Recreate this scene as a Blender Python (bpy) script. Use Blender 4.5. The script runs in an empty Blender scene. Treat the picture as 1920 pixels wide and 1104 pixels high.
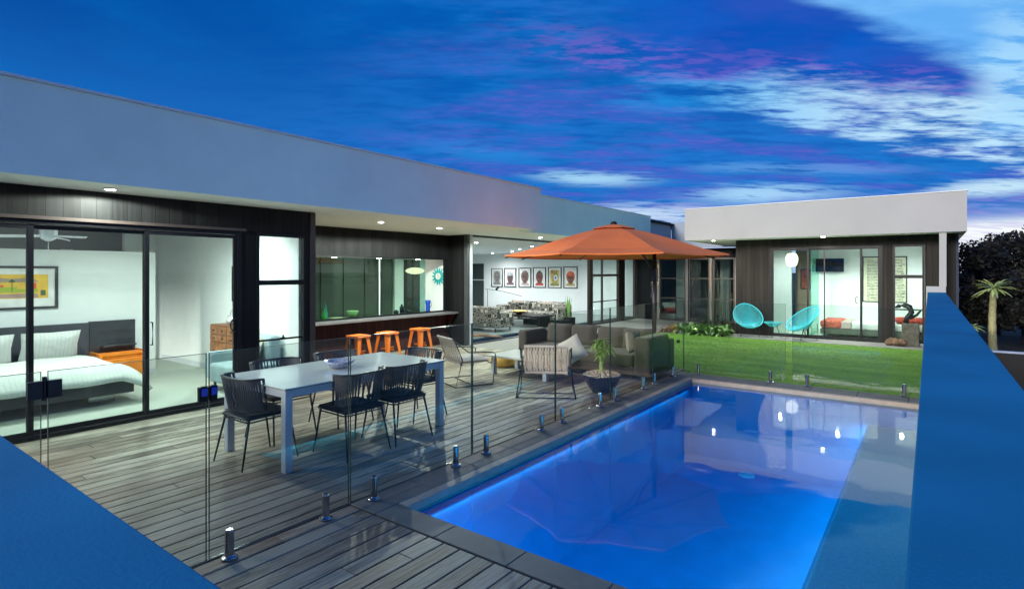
import bpy, math, random
from mathutils import Vector, Matrix
R = math.radians
C = bpy.context.scene.collection
rnd = random.Random(7)

# ------------------------------------------------------------------ helpers
WL = {}                                   # world location of things (unrotated parents)
def link(o): C.objects.link(o); return o
def tag(o, label=None, cat=None, group=None, kind=None):
    if label: o['label'] = label
    if cat: o['category'] = cat
    if group: o['group'] = group
    if kind: o['kind'] = kind
    return o
def thing(name, label, cat, loc=(0, 0, 0), rz=0, group=None):
    o = bpy.data.objects.new(name, None); link(o)
    o.empty_display_size = .1
    o.location = loc; o.rotation_euler = (0, 0, rz)
    WL[o.name] = Vector(loc)
    return tag(o, label, cat, group)

class MB:
    def __init__(s): s.v = []; s.f = []; s.r = []
    def face(s, pts, r=None):
        b = len(s.v); s.v += [tuple(p) for p in pts]
        s.f.append(tuple(range(b, b+len(pts)))); s.r.append(rnd.random() if r is None else r); return s
    def add(s, vs, fs, r=None):
        b = len(s.v); s.v += [tuple(p) for p in vs]
        r = rnd.random() if r is None else r
        for f in fs: s.f.append(tuple(b+i for i in f)); s.r.append(r)
        return s
    def box(s, x0, x1, y0, y1, z0, z1, r=None):
        if x0 > x1: x0, x1 = x1, x0
        if y0 > y1: y0, y1 = y1, y0
        if z0 > z1: z0, z1 = z1, z0
        vs = [(x0,y0,z0),(x1,y0,z0),(x1,y1,z0),(x0,y1,z0),(x0,y0,z1),(x1,y0,z1),(x1,y1,z1),(x0,y1,z1)]
        return s.add(vs, [(0,3,2,1),(4,5,6,7),(0,1,5,4),(1,2,6,5),(2,3,7,6),(3,0,4,7)], r)
    def obox(s, c, size, M=None, r=None):
        M = M or Matrix.Identity(3); h = Vector(size)/2; c = Vector(c)
        vs = [c + M @ Vector((a*h.x, b*h.y, d*h.z)) for d in (-1,1) for a,b in ((-1,-1),(1,-1),(1,1),(-1,1))]
        return s.add(vs, [(0,3,2,1),(4,5,6,7),(0,1,5,4),(1,2,6,5),(2,3,7,6),(3,0,4,7)], r)
    def tube(s, pts, rad, n=8, caps=True, closed=False):
        pts = [Vector(p) for p in pts]; m = len(pts)
        rads = rad if isinstance(rad, (list, tuple)) else [rad]*m
        rings = []; up = None
        for i, p in enumerate(pts):
            if closed: t = pts[(i+1) % m] - pts[i-1]
            else: t = (pts[min(i+1, m-1)] - pts[max(i-1, 0)])
            t.normalize()
            if up is None:
                up = Vector((0,0,1)) if abs(t.z) < .9 else Vector((1,0,0))
            a = t.cross(up)
            if a.length < 1e-4: a = t.cross(Vector((.3,1,.2)))
            a.normalize(); b = t.cross(a).normalized(); up = -b if False else up
            rings.append([p + (a*math.cos(2*math.pi*k/n) + b*math.sin(2*math.pi*k/n))*rads[i] for k in range(n)])
        vs = [q for r_ in rings for q in r_]; fs = []
        for i in range(m if closed else m-1):
            j = (i+1) % m
            for k in range(n):
                fs.append((i*n+k, i*n+(k+1) % n, j*n+(k+1) % n, j*n+k))
        if caps and not closed:
            fs.append(tuple(reversed(range(n)))); fs.append(tuple((m-1)*n+k for k in range(n)))
        return s.add(vs, fs)
    def lathe(s, prof, c=(0,0,0), n=24, r=None):
        c = Vector(c); vs = []; fs = []
        for (ra, z) in prof:
            for k in range(n):
                a = 2*math.pi*k/n; vs.append((c.x+ra*math.cos(a), c.y+ra*math.sin(a), c.z+z))
        for i in range(len(prof)-1):
            for k in range(n): fs.append((i*n+k, i*n+(k+1) % n, (i+1)*n+(k+1) % n, (i+1)*n+k))
        fs.append(tuple(reversed(range(n)))); fs.append(tuple((len(prof)-1)*n+k for k in range(n)))
        return s.add(vs, fs, r)
    def prism(s, poly, z0, z1, r=None):
        n = len(poly); vs = [(x,y,z0) for x,y in poly] + [(x,y,z1) for x,y in poly]
        fs = [tuple(reversed(range(n))), tuple(range(n, 2*n))] + [(i,(i+1)%n,n+(i+1)%n,n+i) for i in range(n)]
        return s.add(vs, fs, r)
    def cushion(s, c, size, rz=0, puff=.5, n=8, M=None):
        """a soft pillow: grid with bulge, size=(w,d,h)"""
        M = M or Matrix.Rotation(rz, 3, 'Z'); c = Vector(c); w, d, h = size; vs = []; fs = []
        for side in (1, -1):
            for i in range(n+1):
                for j in range(n+1):
                    u = i/n*2-1; v = j/n*2-1
                    e = ((1-abs(u)**4)*(1-abs(v)**4))**puff
                    pu = u*(1-.06*(1-abs(v))); pv = v*(1-.06*(1-abs(u)))
                    vs.append(c + M @ Vector((pu*w/2, pv*d/2, side*h/2*e)))
        N = (n+1)*(n+1)
        for i in range(n):
            for j in range(n):
                a = i*(n+1)+j
                fs.append((a, a+n+1, a+n+2, a+1)); fs.append((N+a, N+a+1, N+a+n+2, N+a+n+1))
        return s.add(vs, fs)
    def build(s, name, mat, parent=None, bevel=0, smooth=False, world=True, seg=2, sub=0, weld=False):
        vs = [Vector(v) for v in s.v]
        lo = Vector([min(v[i] for v in vs) for i in range(3)]); hi = Vector([max(v[i] for v in vs) for i in range(3)])
        c = (lo+hi)/2; c.z = lo.z
        me = bpy.data.meshes.new(name)
        me.from_pydata([tuple(v-c) for v in vs], [], s.f)
        at = me.attributes.new('rnd', 'FLOAT', 'FACE'); at.data.foreach_set('value', s.r)
        me.materials.append(mat)
        if smooth:
            me.polygons.foreach_set('use_smooth', [True]*len(me.polygons))
        me.update()
        o = link(bpy.data.objects.new(name, me))
        off = Vector((0,0,0)); p = parent
        if world:
            while p is not None: off += WLrel(p); p = p.parent
        o.location = c - off
        if parent is not None: o.parent = parent
        if weld:
            w = o.modifiers.new('w', 'WELD'); w.merge_threshold = .0005
        if bevel:
            b = o.modifiers.new('b', 'BEVEL'); b.width = bevel; b.segments = seg; b.limit_method = 'ANGLE'; b.angle_limit = R(40)
        if sub:
            q = o.modifiers.new('s', 'SUBSURF'); q.levels = sub; q.render_levels = sub
        return o
def WLrel(p): return Vector(p.location)
def copy_tree(o, parent=None):
    c = o.copy(); C.objects.link(c); c.parent = parent
    for ch in KIDS(o): copy_tree(ch, c)
    return c
def KIDS(o): return [x for x in list(C.objects) if x.parent == o]

# ------------------------------------------------------------------ materials
MATS = {}
def nt(name):
    m = bpy.data.materials.new(name); m.use_nodes = True; t = m.node_tree; t.nodes.clear()
    out = t.nodes.new('ShaderNodeOutputMaterial'); return m, t, out
def nn(t, typ, **kw):
    n = t.nodes.new(typ)
    for k, v in kw.items():
        if k.startswith('i_'): n.inputs[k[2:].replace('_', ' ')].default_value = v
        else: setattr(n, k, v)
    return n
def col(c): return (c[0], c[1], c[2], 1)
def ramp(t, fac, stops):
    n = t.nodes.new('ShaderNodeValToRGB'); e = n.color_ramp.elements
    while len(e) < len(stops): e.new(.5)
    for i, (p, c) in enumerate(stops): e[i].position = p; e[i].color = col(c)
    t.links.new(fac, n.inputs[0]); return n.outputs[0]
def P(name, c, rough=.5, metal=0, var=.12, scale=6, bump=0, bscale=60, spec=.5, coat=0, sheen=0, coord='pos'):
    """principled with a little noise in its colour and optional bump"""
    if name in MATS: return MATS[name]
    m, t, out = nt(name); L = t.links
    b = nn(t, 'ShaderNodeBsdfPrincipled'); b.inputs['Roughness'].default_value = rough
    b.inputs['Metallic'].default_value = metal; b.inputs['Specular IOR Level'].default_value = spec
    b.inputs['Coat Weight'].default_value = coat; b.inputs['Sheen Weight'].default_value = sheen
    g = nn(t, 'ShaderNodeNewGeometry').outputs['Position'] if coord == 'pos' else nn(t, 'ShaderNodeTexCoord').outputs['Object']
    no = nn(t, 'ShaderNodeTexNoise', i_Scale=scale, i_Detail=4.0); L.new(g, no.inputs['Vector'])
    lo = [x*(1-var) for x in c]; hi = [min(1, x*(1+var)) for x in c]
    L.new(ramp(t, no.outputs[0], [(.3, lo), (.7, hi)]), b.inputs['Base Color'])
    if bump:
        n2 = nn(t, 'ShaderNodeTexNoise', i_Scale=bscale, i_Detail=5.0); L.new(g, n2.inputs['Vector'])
        bp = nn(t, 'ShaderNodeBump', i_Strength=bump, i_Distance=.01); L.new(n2.outputs[0], bp.inputs['Height']); L.new(bp.outputs[0], b.inputs['Normal'])
    L.new(b.outputs[0], out.inputs[0]); MATS[name] = m; return m
def emit(name, c, s):
    m, t, out = nt(name); e = nn(t, 'ShaderNodeEmission', i_Color=col(c), i_Strength=s)
    t.links.new(e.outputs[0], out.inputs[0]); MATS[name] = m; return m
def glass(name, tint, f0=.04, k=1.0, rough=0.0):
    """thin clear sheet: Schlick reflection over a tinted see-through body"""
    m, t, out = nt(name); L = t.links
    g = nn(t, 'ShaderNodeNewGeometry')
    d = nn(t, 'ShaderNodeVectorMath', operation='DOT_PRODUCT'); L.new(g.outputs['Normal'], d.inputs[0]); L.new(g.outputs['Incoming'], d.inputs[1])
    a = nn(t, 'ShaderNodeMath', operation='ABSOLUTE'); L.new(d.outputs['Value'], a.inputs[0])
    s = nn(t, 'ShaderNodeMath', operation='SUBTRACT', use_clamp=True); s.inputs[0].default_value = 1; L.new(a.outputs[0], s.inputs[1])
    p = nn(t, 'ShaderNodeMath', operation='POWER'); L.new(s.outputs[0], p.inputs[0]); p.inputs[1].default_value = 5
    q = nn(t, 'ShaderNodeMath', operation='MULTIPLY_ADD', use_clamp=True); L.new(p.outputs[0], q.inputs[0]); q.inputs[1].default_value = (1-f0)*k; q.inputs[2].default_value = f0*k
    tr = nn(t, 'ShaderNodeBsdfTransparent', i_Color=col(tint)); gl = nn(t, 'ShaderNodeBsdfGlossy', i_Roughness=rough)
    mx = nn(t, 'ShaderNodeMixShader'); L.new(q.outputs[0], mx.inputs[0]); L.new(tr.outputs[0], mx.inputs[1]); L.new(gl.outputs[0], mx.inputs[2])
    L.new(mx.outputs[0], out.inputs[0]); MATS[name] = m; return m

M_render = P('white_render', (.52,.515,.50), .9, var=.05, scale=1.1, bump=.3, bscale=120, spec=.15)
M_fascia = P('fascia_render', (.78,.90,.84), .9, var=.05, scale=1.3, bump=.35, bscale=90, spec=.1)
M_soffit = P('soffit_white', (.90,.93,.87), .7, var=.02)
M_cap = P('render_cap_sky_tint', (.010,.190,.37), .95, var=.14, scale=1.6, bump=.14, bscale=110, spec=.08)  # blue skylight on the pale cap is put into its base colour
M_intwall = P('interior_white', (.80,.85,.84), .8, var=.02)
M_intgrey = P('interior_grey', (.33,.36,.37), .8, var=.03)
M_ceil = P('ceiling_white', (.78,.8,.78), .8, var=.02)
M_carpet = P('carpet', (.52,.56,.50), .95, var=.06, scale=40, bump=.5, bscale=300)
M_tile = P('floor_tile', (.24,.30,.30), .28, var=.06, scale=2)
M_black = P('black_frame', (.006,.0065,.009), .4, var=.1, spec=.25)
M_bronze = P('bronze_frame', (.05,.038,.034), .4, var=.15)
M_gunmetal = P('gunmetal', (.03,.035,.045), .35, metal=.6)
M_steel = P('polished_steel', (.40,.40,.42), .2, metal=1)
M_white = P('white_metal', (.62,.66,.72), .4, var=.03)
M_orange = P('orange_paint', (1.0,.23,.02), .32, var=.05, coat=.3)
M_turq = P('turquoise_cord', (.05,.55,.62), .45, var=.05)
M_canvas = None
M_rope = P('beige_rope', (.72,.60,.50), .8, var=.15, scale=60, bump=.5, bscale=400)
M_ropedark = P('charcoal_rope', (.085,.085,.095), .75, var=.2, scale=60, bump=.5, bscale=400)
M_cord2 = P('greige_rope', (.36,.33,.30), .8, var=.15, scale=60)
M_sofa = P('taupe_fabric', (.066,.054,.050), .95, var=.12, scale=9, bump=.5, bscale=500, sheen=.2)
M_linen = None
M_darkwood = P('dark_furniture', (.035,.038,.045), .45, var=.15)
M_green = P('leaf_green', (.09,.22,.05), .5, var=.35, scale=9)
M_pot = P('black_glaze', (.012,.015,.03), .25, var=.1, coat=.4)
M_pebble = P('pebbles', (.55,.45,.32), .7, var=.35, scale=30)
M_stem = P('succulent_stem', (.25,.34,.10), .7, var=.25, scale=20, bump=.4)
M_dark = P('dark_joinery', (.055,.075,.062), .35, var=.1, scale=3)
M_joint = P('deck_void', (.006,.006,.006), .9)

def woodclad(name, lo, hi, axis='h', pitch=.15, groove=.06):
    """vertical boards: colour varies per board, fine grooves between"""
    m, t, out = nt(name); L = t.links
    g = nn(t, 'ShaderNodeNewGeometry'); sx = nn(t, 'ShaderNodeSeparateXYZ'); L.new(g.outputs['Position'], sx.inputs[0])
    ad = nn(t, 'ShaderNodeMath', operation='ADD'); L.new(sx.outputs[0], ad.inputs[0]); L.new(sx.outputs[1], ad.inputs[1])
    dv = nn(t, 'ShaderNodeMath', operation='DIVIDE'); L.new(ad.outputs[0], dv.inputs[0]); dv.inputs[1].default_value = pitch
    fl = nn(t, 'ShaderNodeMath', operation='FLOOR'); L.new(dv.outputs[0], fl.inputs[0])
    fr = nn(t, 'ShaderNodeMath', operation='FRACT'); L.new(dv.outputs[0], fr.inputs[0])
    wn = nn(t, 'ShaderNodeTexWhiteNoise', noise_dimensions='1D'); L.new(fl.outputs[0], wn.inputs['W'])
    mp = nn(t, 'ShaderNodeMapping'); L.new(g.outputs['Position'], mp.inputs[0]); mp.inputs['Scale'].default_value = (30, 30, 1.2)
    no = nn(t, 'ShaderNodeTexNoise', i_Scale=1.0, i_Detail=6.0); L.new(mp.outputs[0], no.inputs['Vector'])
    mx = nn(t, 'ShaderNodeMath', operation='MULTIPLY_ADD'); L.new(wn.outputs[0], mx.inputs[0]); mx.inputs[1].default_value = .4
    L.new(no.outputs[0], mx.inputs[2])
    c = ramp(t, mx.outputs[0], [(.35, lo), (.95, hi)])
    gr = nn(t, 'ShaderNodeMath', operation='GREATER_THAN'); L.new(fr.outputs[0], gr.inputs[0]); gr.inputs[1].default_value = groove
    cm = nn(t, 'ShaderNodeMix', data_type='RGBA'); L.new(gr.outputs[0], cm.inputs[0]); cm.inputs[6].default_value = (.004,.004,.004,1); L.new(c, cm.inputs[7])
    b = nn(t, 'ShaderNodeBsdfPrincipled', i_Roughness=.6); b.inputs['Specular IOR Level'].default_value = .18; L.new(cm.outputs[2], b.inputs['Base Color'])
    bp = nn(t, 'ShaderNodeBump', i_Strength=.5, i_Distance=.006); L.new(gr.outputs[0], bp.inputs['Height']); L.new(bp.outputs[0], b.inputs['Normal'])
    L.new(b.outputs[0], out.inputs[0]); MATS[name] = m; return m
M_clad = woodclad('dark_cladding', (.004,.0045,.005), (.015,.016,.017))
M_cladbrown = woodclad('brown_cladding', (.009,.0075,.0065), (.030,.025,.021), pitch=.11)
M_cladred = woodclad('red_brown_cladding', (.03,.010,.009), (.075,.026,.022), pitch=.12)

def deckmat():
    m, t, out = nt('weathered_deck'); L = t.links
    g = nn(t, 'ShaderNodeNewGeometry'); at = nn(t, 'ShaderNodeAttribute', attribute_name='rnd')
    cb = nn(t, 'ShaderNodeCombineXYZ'); L.new(at.outputs['Fac'], cb.inputs[2])
    sc = nn(t, 'ShaderNodeVectorMath', operation='SCALE'); L.new(cb.outputs[0], sc.inputs[0]); sc.inputs['Scale'].default_value = 37
    va = nn(t, 'ShaderNodeVectorMath', operation='ADD'); L.new(g.outputs['Position'], va.inputs[0]); L.new(sc.outputs[0], va.inputs[1])
    mp = nn(t, 'ShaderNodeMapping'); L.new(va.outputs[0], mp.inputs[0]); mp.inputs['Scale'].default_value = (30, 1.6, 1)
    no = nn(t, 'ShaderNodeTexNoise', i_Scale=1.6, i_Detail=8.0, i_Roughness=.65, i_Distortion=.9); L.new(mp.outputs[0], no.inputs['Vector'])
    n2 = nn(t, 'ShaderNodeTexNoise', i_Scale=1.1, i_Detail=4.0); L.new(va.outputs[0], n2.inputs['Vector'])
    n3 = nn(t, 'ShaderNodeTexNoise', i_Scale=.35, i_Detail=2.0); L.new(g.outputs['Position'], n3.inputs['Vector'])
    a1 = nn(t, 'ShaderNodeMath', operation='MULTIPLY_ADD'); L.new(at.outputs['Fac'], a1.inputs[0]); a1.inputs[1].default_value = .17; L.new(no.outputs[0], a1.inputs[2])
    a2 = nn(t, 'ShaderNodeMath', operation='MULTIPLY_ADD'); L.new(n2.outputs[0], a2.inputs[0]); a2.inputs[1].default_value = .62; L.new(a1.outputs[0], a2.inputs[2])
    c = ramp(t, a2.outputs[0], [(.48, (.012,.009,.007)), (.66, (.072,.060,.045)), (.84, (.180,.165,.122)), (1.0, (.48,.46,.36))])
    br = ramp(t, a2.outputs[0], [(.50, (.022,.013,.009)), (.72, (.165,.100,.064)), (1.0, (.32,.25,.19))])
    s3 = nn(t, 'ShaderNodeMapRange'); L.new(n3.outputs[0], s3.inputs[0]); s3.inputs[1].default_value = .40; s3.inputs[2].default_value = .56
    s4 = nn(t, 'ShaderNodeMath', operation='MULTIPLY', use_clamp=True); L.new(s3.outputs[0], s4.inputs[0]); s4.inputs[1].default_value = .8
    cm = nn(t, 'ShaderNodeMix', data_type='RGBA'); L.new(s4.outputs[0], cm.inputs[0]); L.new(c, cm.inputs[6]); L.new(br, cm.inputs[7])
    b = nn(t, 'ShaderNodeBsdfPrincipled', i_Roughness=.55); L.new(cm.outputs[2], b.inputs['Base Color'])
    bp = nn(t, 'ShaderNodeBump', i_Strength=.35, i_Distance=.006); L.new(no.outputs[0], bp.inputs['Height']); L.new(bp.outputs[0], b.inputs['Normal'])
    L.new(b.outputs[0], out.inputs[0]); return m
M_deck = deckmat()
M_coping = P('bluestone_coping', (.15,.145,.13), .6, var=.18, scale=5, bump=.4, bscale=120)
M_nosing = P('coping_nosing', (.42,.34,.27), .55, var=.12, scale=12, bump=.3, bscale=120)
M_path = P('pale_path', (.30,.29,.27), .8, var=.1, scale=8, bump=.3)
M_soil = P('outer_ground', (.008,.009,.006), .95, var=.4, scale=3)
M_pool = P('pool_tile', (.03,.30,.62), .5, var=.08, scale=3)
M_shelf = P('pool_shelf', (.85,.74,.66), .6, var=.14, scale=60)
def lawnmat():
    m, t, out = nt('lawn_turf'); L = t.links
    g = nn(t, 'ShaderNodeNewGeometry'); mp = nn(t, 'ShaderNodeMapping'); L.new(g.outputs['Position'], mp.inputs[0]); mp.inputs['Scale'].default_value = (.6, 2.2, 1)
    n1 = nn(t, 'ShaderNodeTexNoise', i_Scale=1.2, i_Detail=5.0); L.new(mp.outputs[0], n1.inputs['Vector'])
    n2 = nn(t, 'ShaderNodeTexNoise', i_Scale=90.0, i_Detail=2.0); L.new(g.outputs['Position'], n2.inputs['Vector'])
    a = nn(t, 'ShaderNodeMath', operation='MULTIPLY_ADD'); L.new(n2.outputs[0], a.inputs[0]); a.inputs[1].default_value = .5; L.new(n1.outputs[0], a.inputs[2])
    c = ramp(t, a.outputs[0], [(.5, (.07,.19,.014)), (.78, (.15,.34,.025)), (1, (.24,.44,.045))])
    b = nn(t, 'ShaderNodeBsdfPrincipled', i_Roughness=.8); L.new(c, b.inputs['Base Color'])
    bp = nn(t, 'ShaderNodeBump', i_Strength=.8, i_Distance=.02); L.new(n2.outputs[0], bp.inputs['Height']); L.new(bp.outputs[0], b.inputs['Normal'])
    L.new(b.outputs[0], out.inputs[0]); return m
M_lawn = lawnmat()
def canvasmat():
    m, t, out = nt('orange_canvas'); L = t.links
    g = nn(t, 'ShaderNodeNewGeometry'); n1 = nn(t, 'ShaderNodeTexNoise', i_Scale=3.0, i_Detail=4.0); L.new(g.outputs['Position'], n1.inputs['Vector'])
    c = ramp(t, n1.outputs[0], [(.3, (.92,.21,.05)), (.7, (1.0,.25,.06))])
    d = nn(t, 'ShaderNodeBsdfPrincipled', i_Roughness=.9); L.new(c, d.inputs['Base Color'])
    tr = nn(t, 'ShaderNodeBsdfTranslucent'); L.new(c, tr.inputs[0])
    mx = nn(t, 'ShaderNodeMixShader', i_Fac=.3) if False else nn(t, 'ShaderNodeMixShader'); mx.inputs[0].default_value = .08
    L.new(d.outputs[0], mx.inputs[1]); L.new(tr.outputs[0], mx.inputs[2]); L.new(mx.outputs[0], out.inputs[0]); return m
M_canvas = canvasmat()
def stripe_linen():
    m, t, out = nt('striped_linen'); L = t.links
    g = nn(t, 'ShaderNodeNewGeometry'); sx = nn(t, 'ShaderNodeSeparateXYZ'); L.new(g.outputs['Position'], sx.inputs[0])
    mu = nn(t, 'ShaderNodeMath', operation='MULTIPLY'); L.new(sx.outputs[1], mu.inputs[0]); mu.inputs[1].default_value = 130
    si = nn(t, 'ShaderNodeMath', operation='SINE'); L.new(mu.outputs[0], si.inputs[0])
    c = ramp(t, si.outputs[0], [(0.0, (.66,.69,.66)), (.75, (.66,.69,.66)), (1, (.56,.59,.56))])
    n1 = nn(t, 'ShaderNodeTexNoise', i_Scale=5.0, i_Detail=4.0); L.new(g.outputs['Position'], n1.inputs['Vector'])
    b = nn(t, 'ShaderNodeBsdfPrincipled', i_Roughness=.9); L.new(c, b.inputs['Base Color'])
    bp = nn(t, 'ShaderNodeBump', i_Strength=.6, i_Distance=.05); L.new(n1.outputs[0], bp.inputs['Height']); L.new(bp.outputs[0], b.inputs['Normal'])
    L.new(b.outputs[0], out.inputs[0]); return m
M_linen = stripe_linen()
def patternmat():
    m, t, out = nt('black_white_pattern'); L = t.links
    g = nn(t, 'ShaderNodeNewGeometry'); rot = nn(t, 'ShaderNodeVectorMath', operation='MULTIPLY'); L.new(g.outputs['Position'], rot.inputs[0]); rot.inputs[1].default_value = (1,1,1)
    v = nn(t, 'ShaderNodeTexVoronoi', distance='CHEBYCHEV', feature='F1', i_Scale=7.0, i_Randomness=.55); L.new(rot.outputs[0], v.inputs['Vector'])
    mu = nn(t, 'ShaderNodeMath', operation='MULTIPLY'); L.new(v.outputs['Distance'], mu.inputs[0]); mu.inputs[1].default_value = 26
    si = nn(t, 'ShaderNodeMath', operation='SINE'); L.new(mu.outputs[0], si.inputs[0])
    c = ramp(t, si.outputs[0], [(.35, (.03,.035,.03)), (.6, (.52,.50,.43))])
    b = nn(t, 'ShaderNodeBsdfPrincipled', i_Roughness=.9); L.new(c, b.inputs['Base Color']); L.new(b.outputs[0], out.inputs[0]); return m
M_pattern = patternmat()
G_win = glass('window_glass', (.93,.985,.965), .04, .55)
G_kit = glass('kitchen_glass', (.72,.85,.77), .04, .7)
G_fence = glass('fence_glass', (.90,.925,.91), .04, .75)
G_edge = P('glass_edge', (.03,.07,.06), .2, var=.05)
G_edgelight = P('glass_edge_pale', (.5,.58,.56), .2, var=.05)
def watermat():
    m = glass('pool_water', (.14,.66,.92), .02, 1.15, .035)
    t = m.node_tree; L = t.links
    g = nn(t, 'ShaderNodeNewGeometry'); n1 = nn(t, 'ShaderNodeTexNoise', i_Scale=1.4, i_Detail=2.0); L.new(g.outputs['Position'], n1.inputs['Vector'])
    bp = nn(t, 'ShaderNodeBump', i_Strength=.2, i_Distance=.02); L.new(n1.outputs[0], bp.inputs['Height'])
    for n in t.nodes:
        if n.type == 'BSDF_GLOSSY': L.new(bp.outputs[0], n.inputs['Normal'])
    return m
M_water = watermat()

# ------------------------------------------------------------------ lights
def spot(name, loc, power, parent=None, size=150, blend=.9, rad=.04, target=None, c=(1,.97,.9)):
    l = bpy.data.lights.new(name, 'SPOT'); l.energy = power; l.spot_size = R(size); l.spot_blend = blend; l.shadow_soft_size = rad; l.color = c
    o = link(bpy.data.objects.new(name, l)); o.location = loc
    if target:
        o.rotation_euler = (Vector(target)-Vector(loc)).to_track_quat('-Z', 'Y').to_euler()
    if parent is not None:
        off = Vector((0,0,0)); p = parent
        while p is not None: off += WLrel(p); p = p.parent
        o.location = Vector(loc)-off; o.parent = parent
    return o
def point(name, loc, power, parent=None, rad=.08, c=(1,.9,.75)):
    l = bpy.data.lights.new(name, 'POINT'); l.energy = power; l.shadow_soft_size = rad; l.color = c
    o = link(bpy.data.objects.new(name, l)); off = Vector((0,0,0)); p = parent
    while p is not None: off += WLrel(p); p = p.parent
    o.location = Vector(loc)-off
    if parent is not None: o.parent = parent
    return o
E_lamp = emit('lamp_glow', (1,.97,.9), 60)
def downlight(x, y, z, power, parent, r=.045, size=150, c=(1,.97,.9), blend=.9):
    d = MB(); d.lathe([(r*1.45, -.008), (r*1.45, -.002)], (x, y, z)); o = d.build('downlight', M_white, parent)
    e = MB(); e.lathe([(r, -.012), (r, -.009)], (x, y, z)); q = e.build('lamp', E_lamp, o)
    spot('downlight_spot', (x, y, z-.03), power, o, size=size, rad=.03, c=c, blend=blend)
    return o
# ------------------------------------------------------------------ the setting
def struct(name, mb, mat, **kw): return tag(mb.build(name, mat, None, **kw), kind='structure')
SEA = -.45
m = MB()
for (x0,x1,y0,y1) in ((.31,1500,-300,1500), (-1500,-20,-300,1500), (-20,.31,26,1500), (-20,.31,-300,-3)):
    m.box(x0, x1, y0, y1, SEA-.3, SEA)
struct('ground', m, M_soil)
# deck boards, each a strip with a gap, over a dark void
PX0, PX1, PY0, PY1 = -3.12, -.03, 2.87, 9.10         # pool water edges
m = MB(); x = -9.46; W = .139; G = .011
while x < -.1:
    x1 = min(x+W-G, -.04)
    segs = []
    if x < -3.52: segs = [(-1.2, 9.95)]
    else: segs = [(-1.2, 2.63)]
    for (a, b) in segs:
        y = a - rnd.random()*4
        while y < b:
            ln = rnd.uniform(3.0, 6.0); y1 = min(y+ln, b)
            if y1 > a and not (x < -7.62 and y1 < 4.9):
                xx1 = min(x1, -3.512) if x < -3.512 and x1 > -3.512 else x1
                m.box(x, xx1, max(y, a), y1-.004, -.025, 0)
            y = y1
    x += W
struct('deck', m, M_deck, bevel=.003, seg=1)
m = MB(); x = -9.46
while x < -.1:
    for xx in (x+.03, x+.10):
        y = -.9 + .225*(int(x*50) % 2)*0
        while y < (9.8 if xx < -3.52 else 2.6):
            if not (xx < -7.62 and y < 4.9): m.face([(xx+.005*math.cos(k*1.0472), y+.005*math.sin(k*1.0472), .0012) for k in range(6)])
            y += .45
    x += W
struct('deck_screws', m, P('screw_steel', (.10,.10,.10), .35, metal=.8))
m = MB(); m.box(-9.47, -3.53, -1.2, 9.94, -.12, -.05); m.box(-3.53, -.04, -1.2, 2.62, -.12, -.05)
struct('deck_base', m, M_joint)
# coping stones round the pool
m = MB()
y = 2.645
while y < 9.6:
    y1 = min(y+.6, 9.62); m.box(-3.505, -3.225, y, y1-.004, -.08, 0); y = y1
x = -3.22
while x < -.04:
    x1 = min(x+.6, -.035); m.box(x, x1-.004, 2.645, 2.865, -.08, 0); m.box(x, x1-.004, 9.20, 9.62, -.08, 0); x = x1
struct('pool_coping', m, M_coping, bevel=.004, seg=1)
m = MB(); m.box(-3.222, PX0, 2.868, 9.197, -.085, .003); m.box(PX0+.002, -.035, 9.105, 9.197, -.085, .003)
struct('coping_nosing', m, M_nosing, bevel=.012, seg=3)
m = MB(); D = -1.3; t = .1
m.box(PX0-t, PX0, PY0-t, PY1+t, D, -.09); m.box(PX0-t, PX1, PY0-t, PY0, D, -.09); m.box(PX0-t, PX1, PY1, PY1+t, D, -.09)
m.box(PX0-t, PX1+.01, PY0-t, PY1+t, D-.1, D)
struct('pool_basin', m, M_pool)
m = MB(); m.box(-.66, -.032, PY0+.001, PY1-.001, D, -.34)
struct('pool_shelf', m, M_shelf, bevel=.02)
WZ = -.055
m = MB(); m.face([(PX0, PY0, WZ), (-.032, PY0, WZ), (-.032, PY1, WZ), (PX0, PY1, WZ)])
struct('pool_water', m, M_water)
for i, (x0, x1, y0, y1, zz, en, lab) in enumerate(((-.72, -.662, 3.0, 9.0, -.36, 84, 'long underwater light strip under the submerged shelf edge of the pool'), (-2.9, -.9, PY0+.001, PY0+.05, -.2, 42, 'underwater light strip on the near end wall of the pool'),
        (PX0+.001, PX0+.045, 3.0, 8.9, -.13, 7, 'long underwater light strip below the coping on the deck side of the pool'))):
    q = MB(); q.box(max(x0, -.676) if not i else x0, x1, y0, y1, zz, zz+.018); o = q.build('pool_light', M_pool if i else emit('pool_strip_glow', (.02,.42,1), .45)); tag(o, lab, 'pool light')
    l = bpy.data.lights.new('pool_strip', 'AREA'); l.shape = 'RECTANGLE'; l.size = x1-x0; l.size_y = y1-y0; l.energy = en; l.color = (.015,.80,1)
    lo = link(bpy.data.objects.new('pool_strip', l)); lo.parent = o; lo.location = (0, 0, -.004)
m = MB(); m.lathe([(.12, 0), (.12, .012), (.10, .018)], (-2.2, 8.82, D), 24); tag(m.build('pool_drain', P('drain_white', (.5,.7,.8), .5), None), 'round pale drain cover on the pool floor', 'drain')
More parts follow.
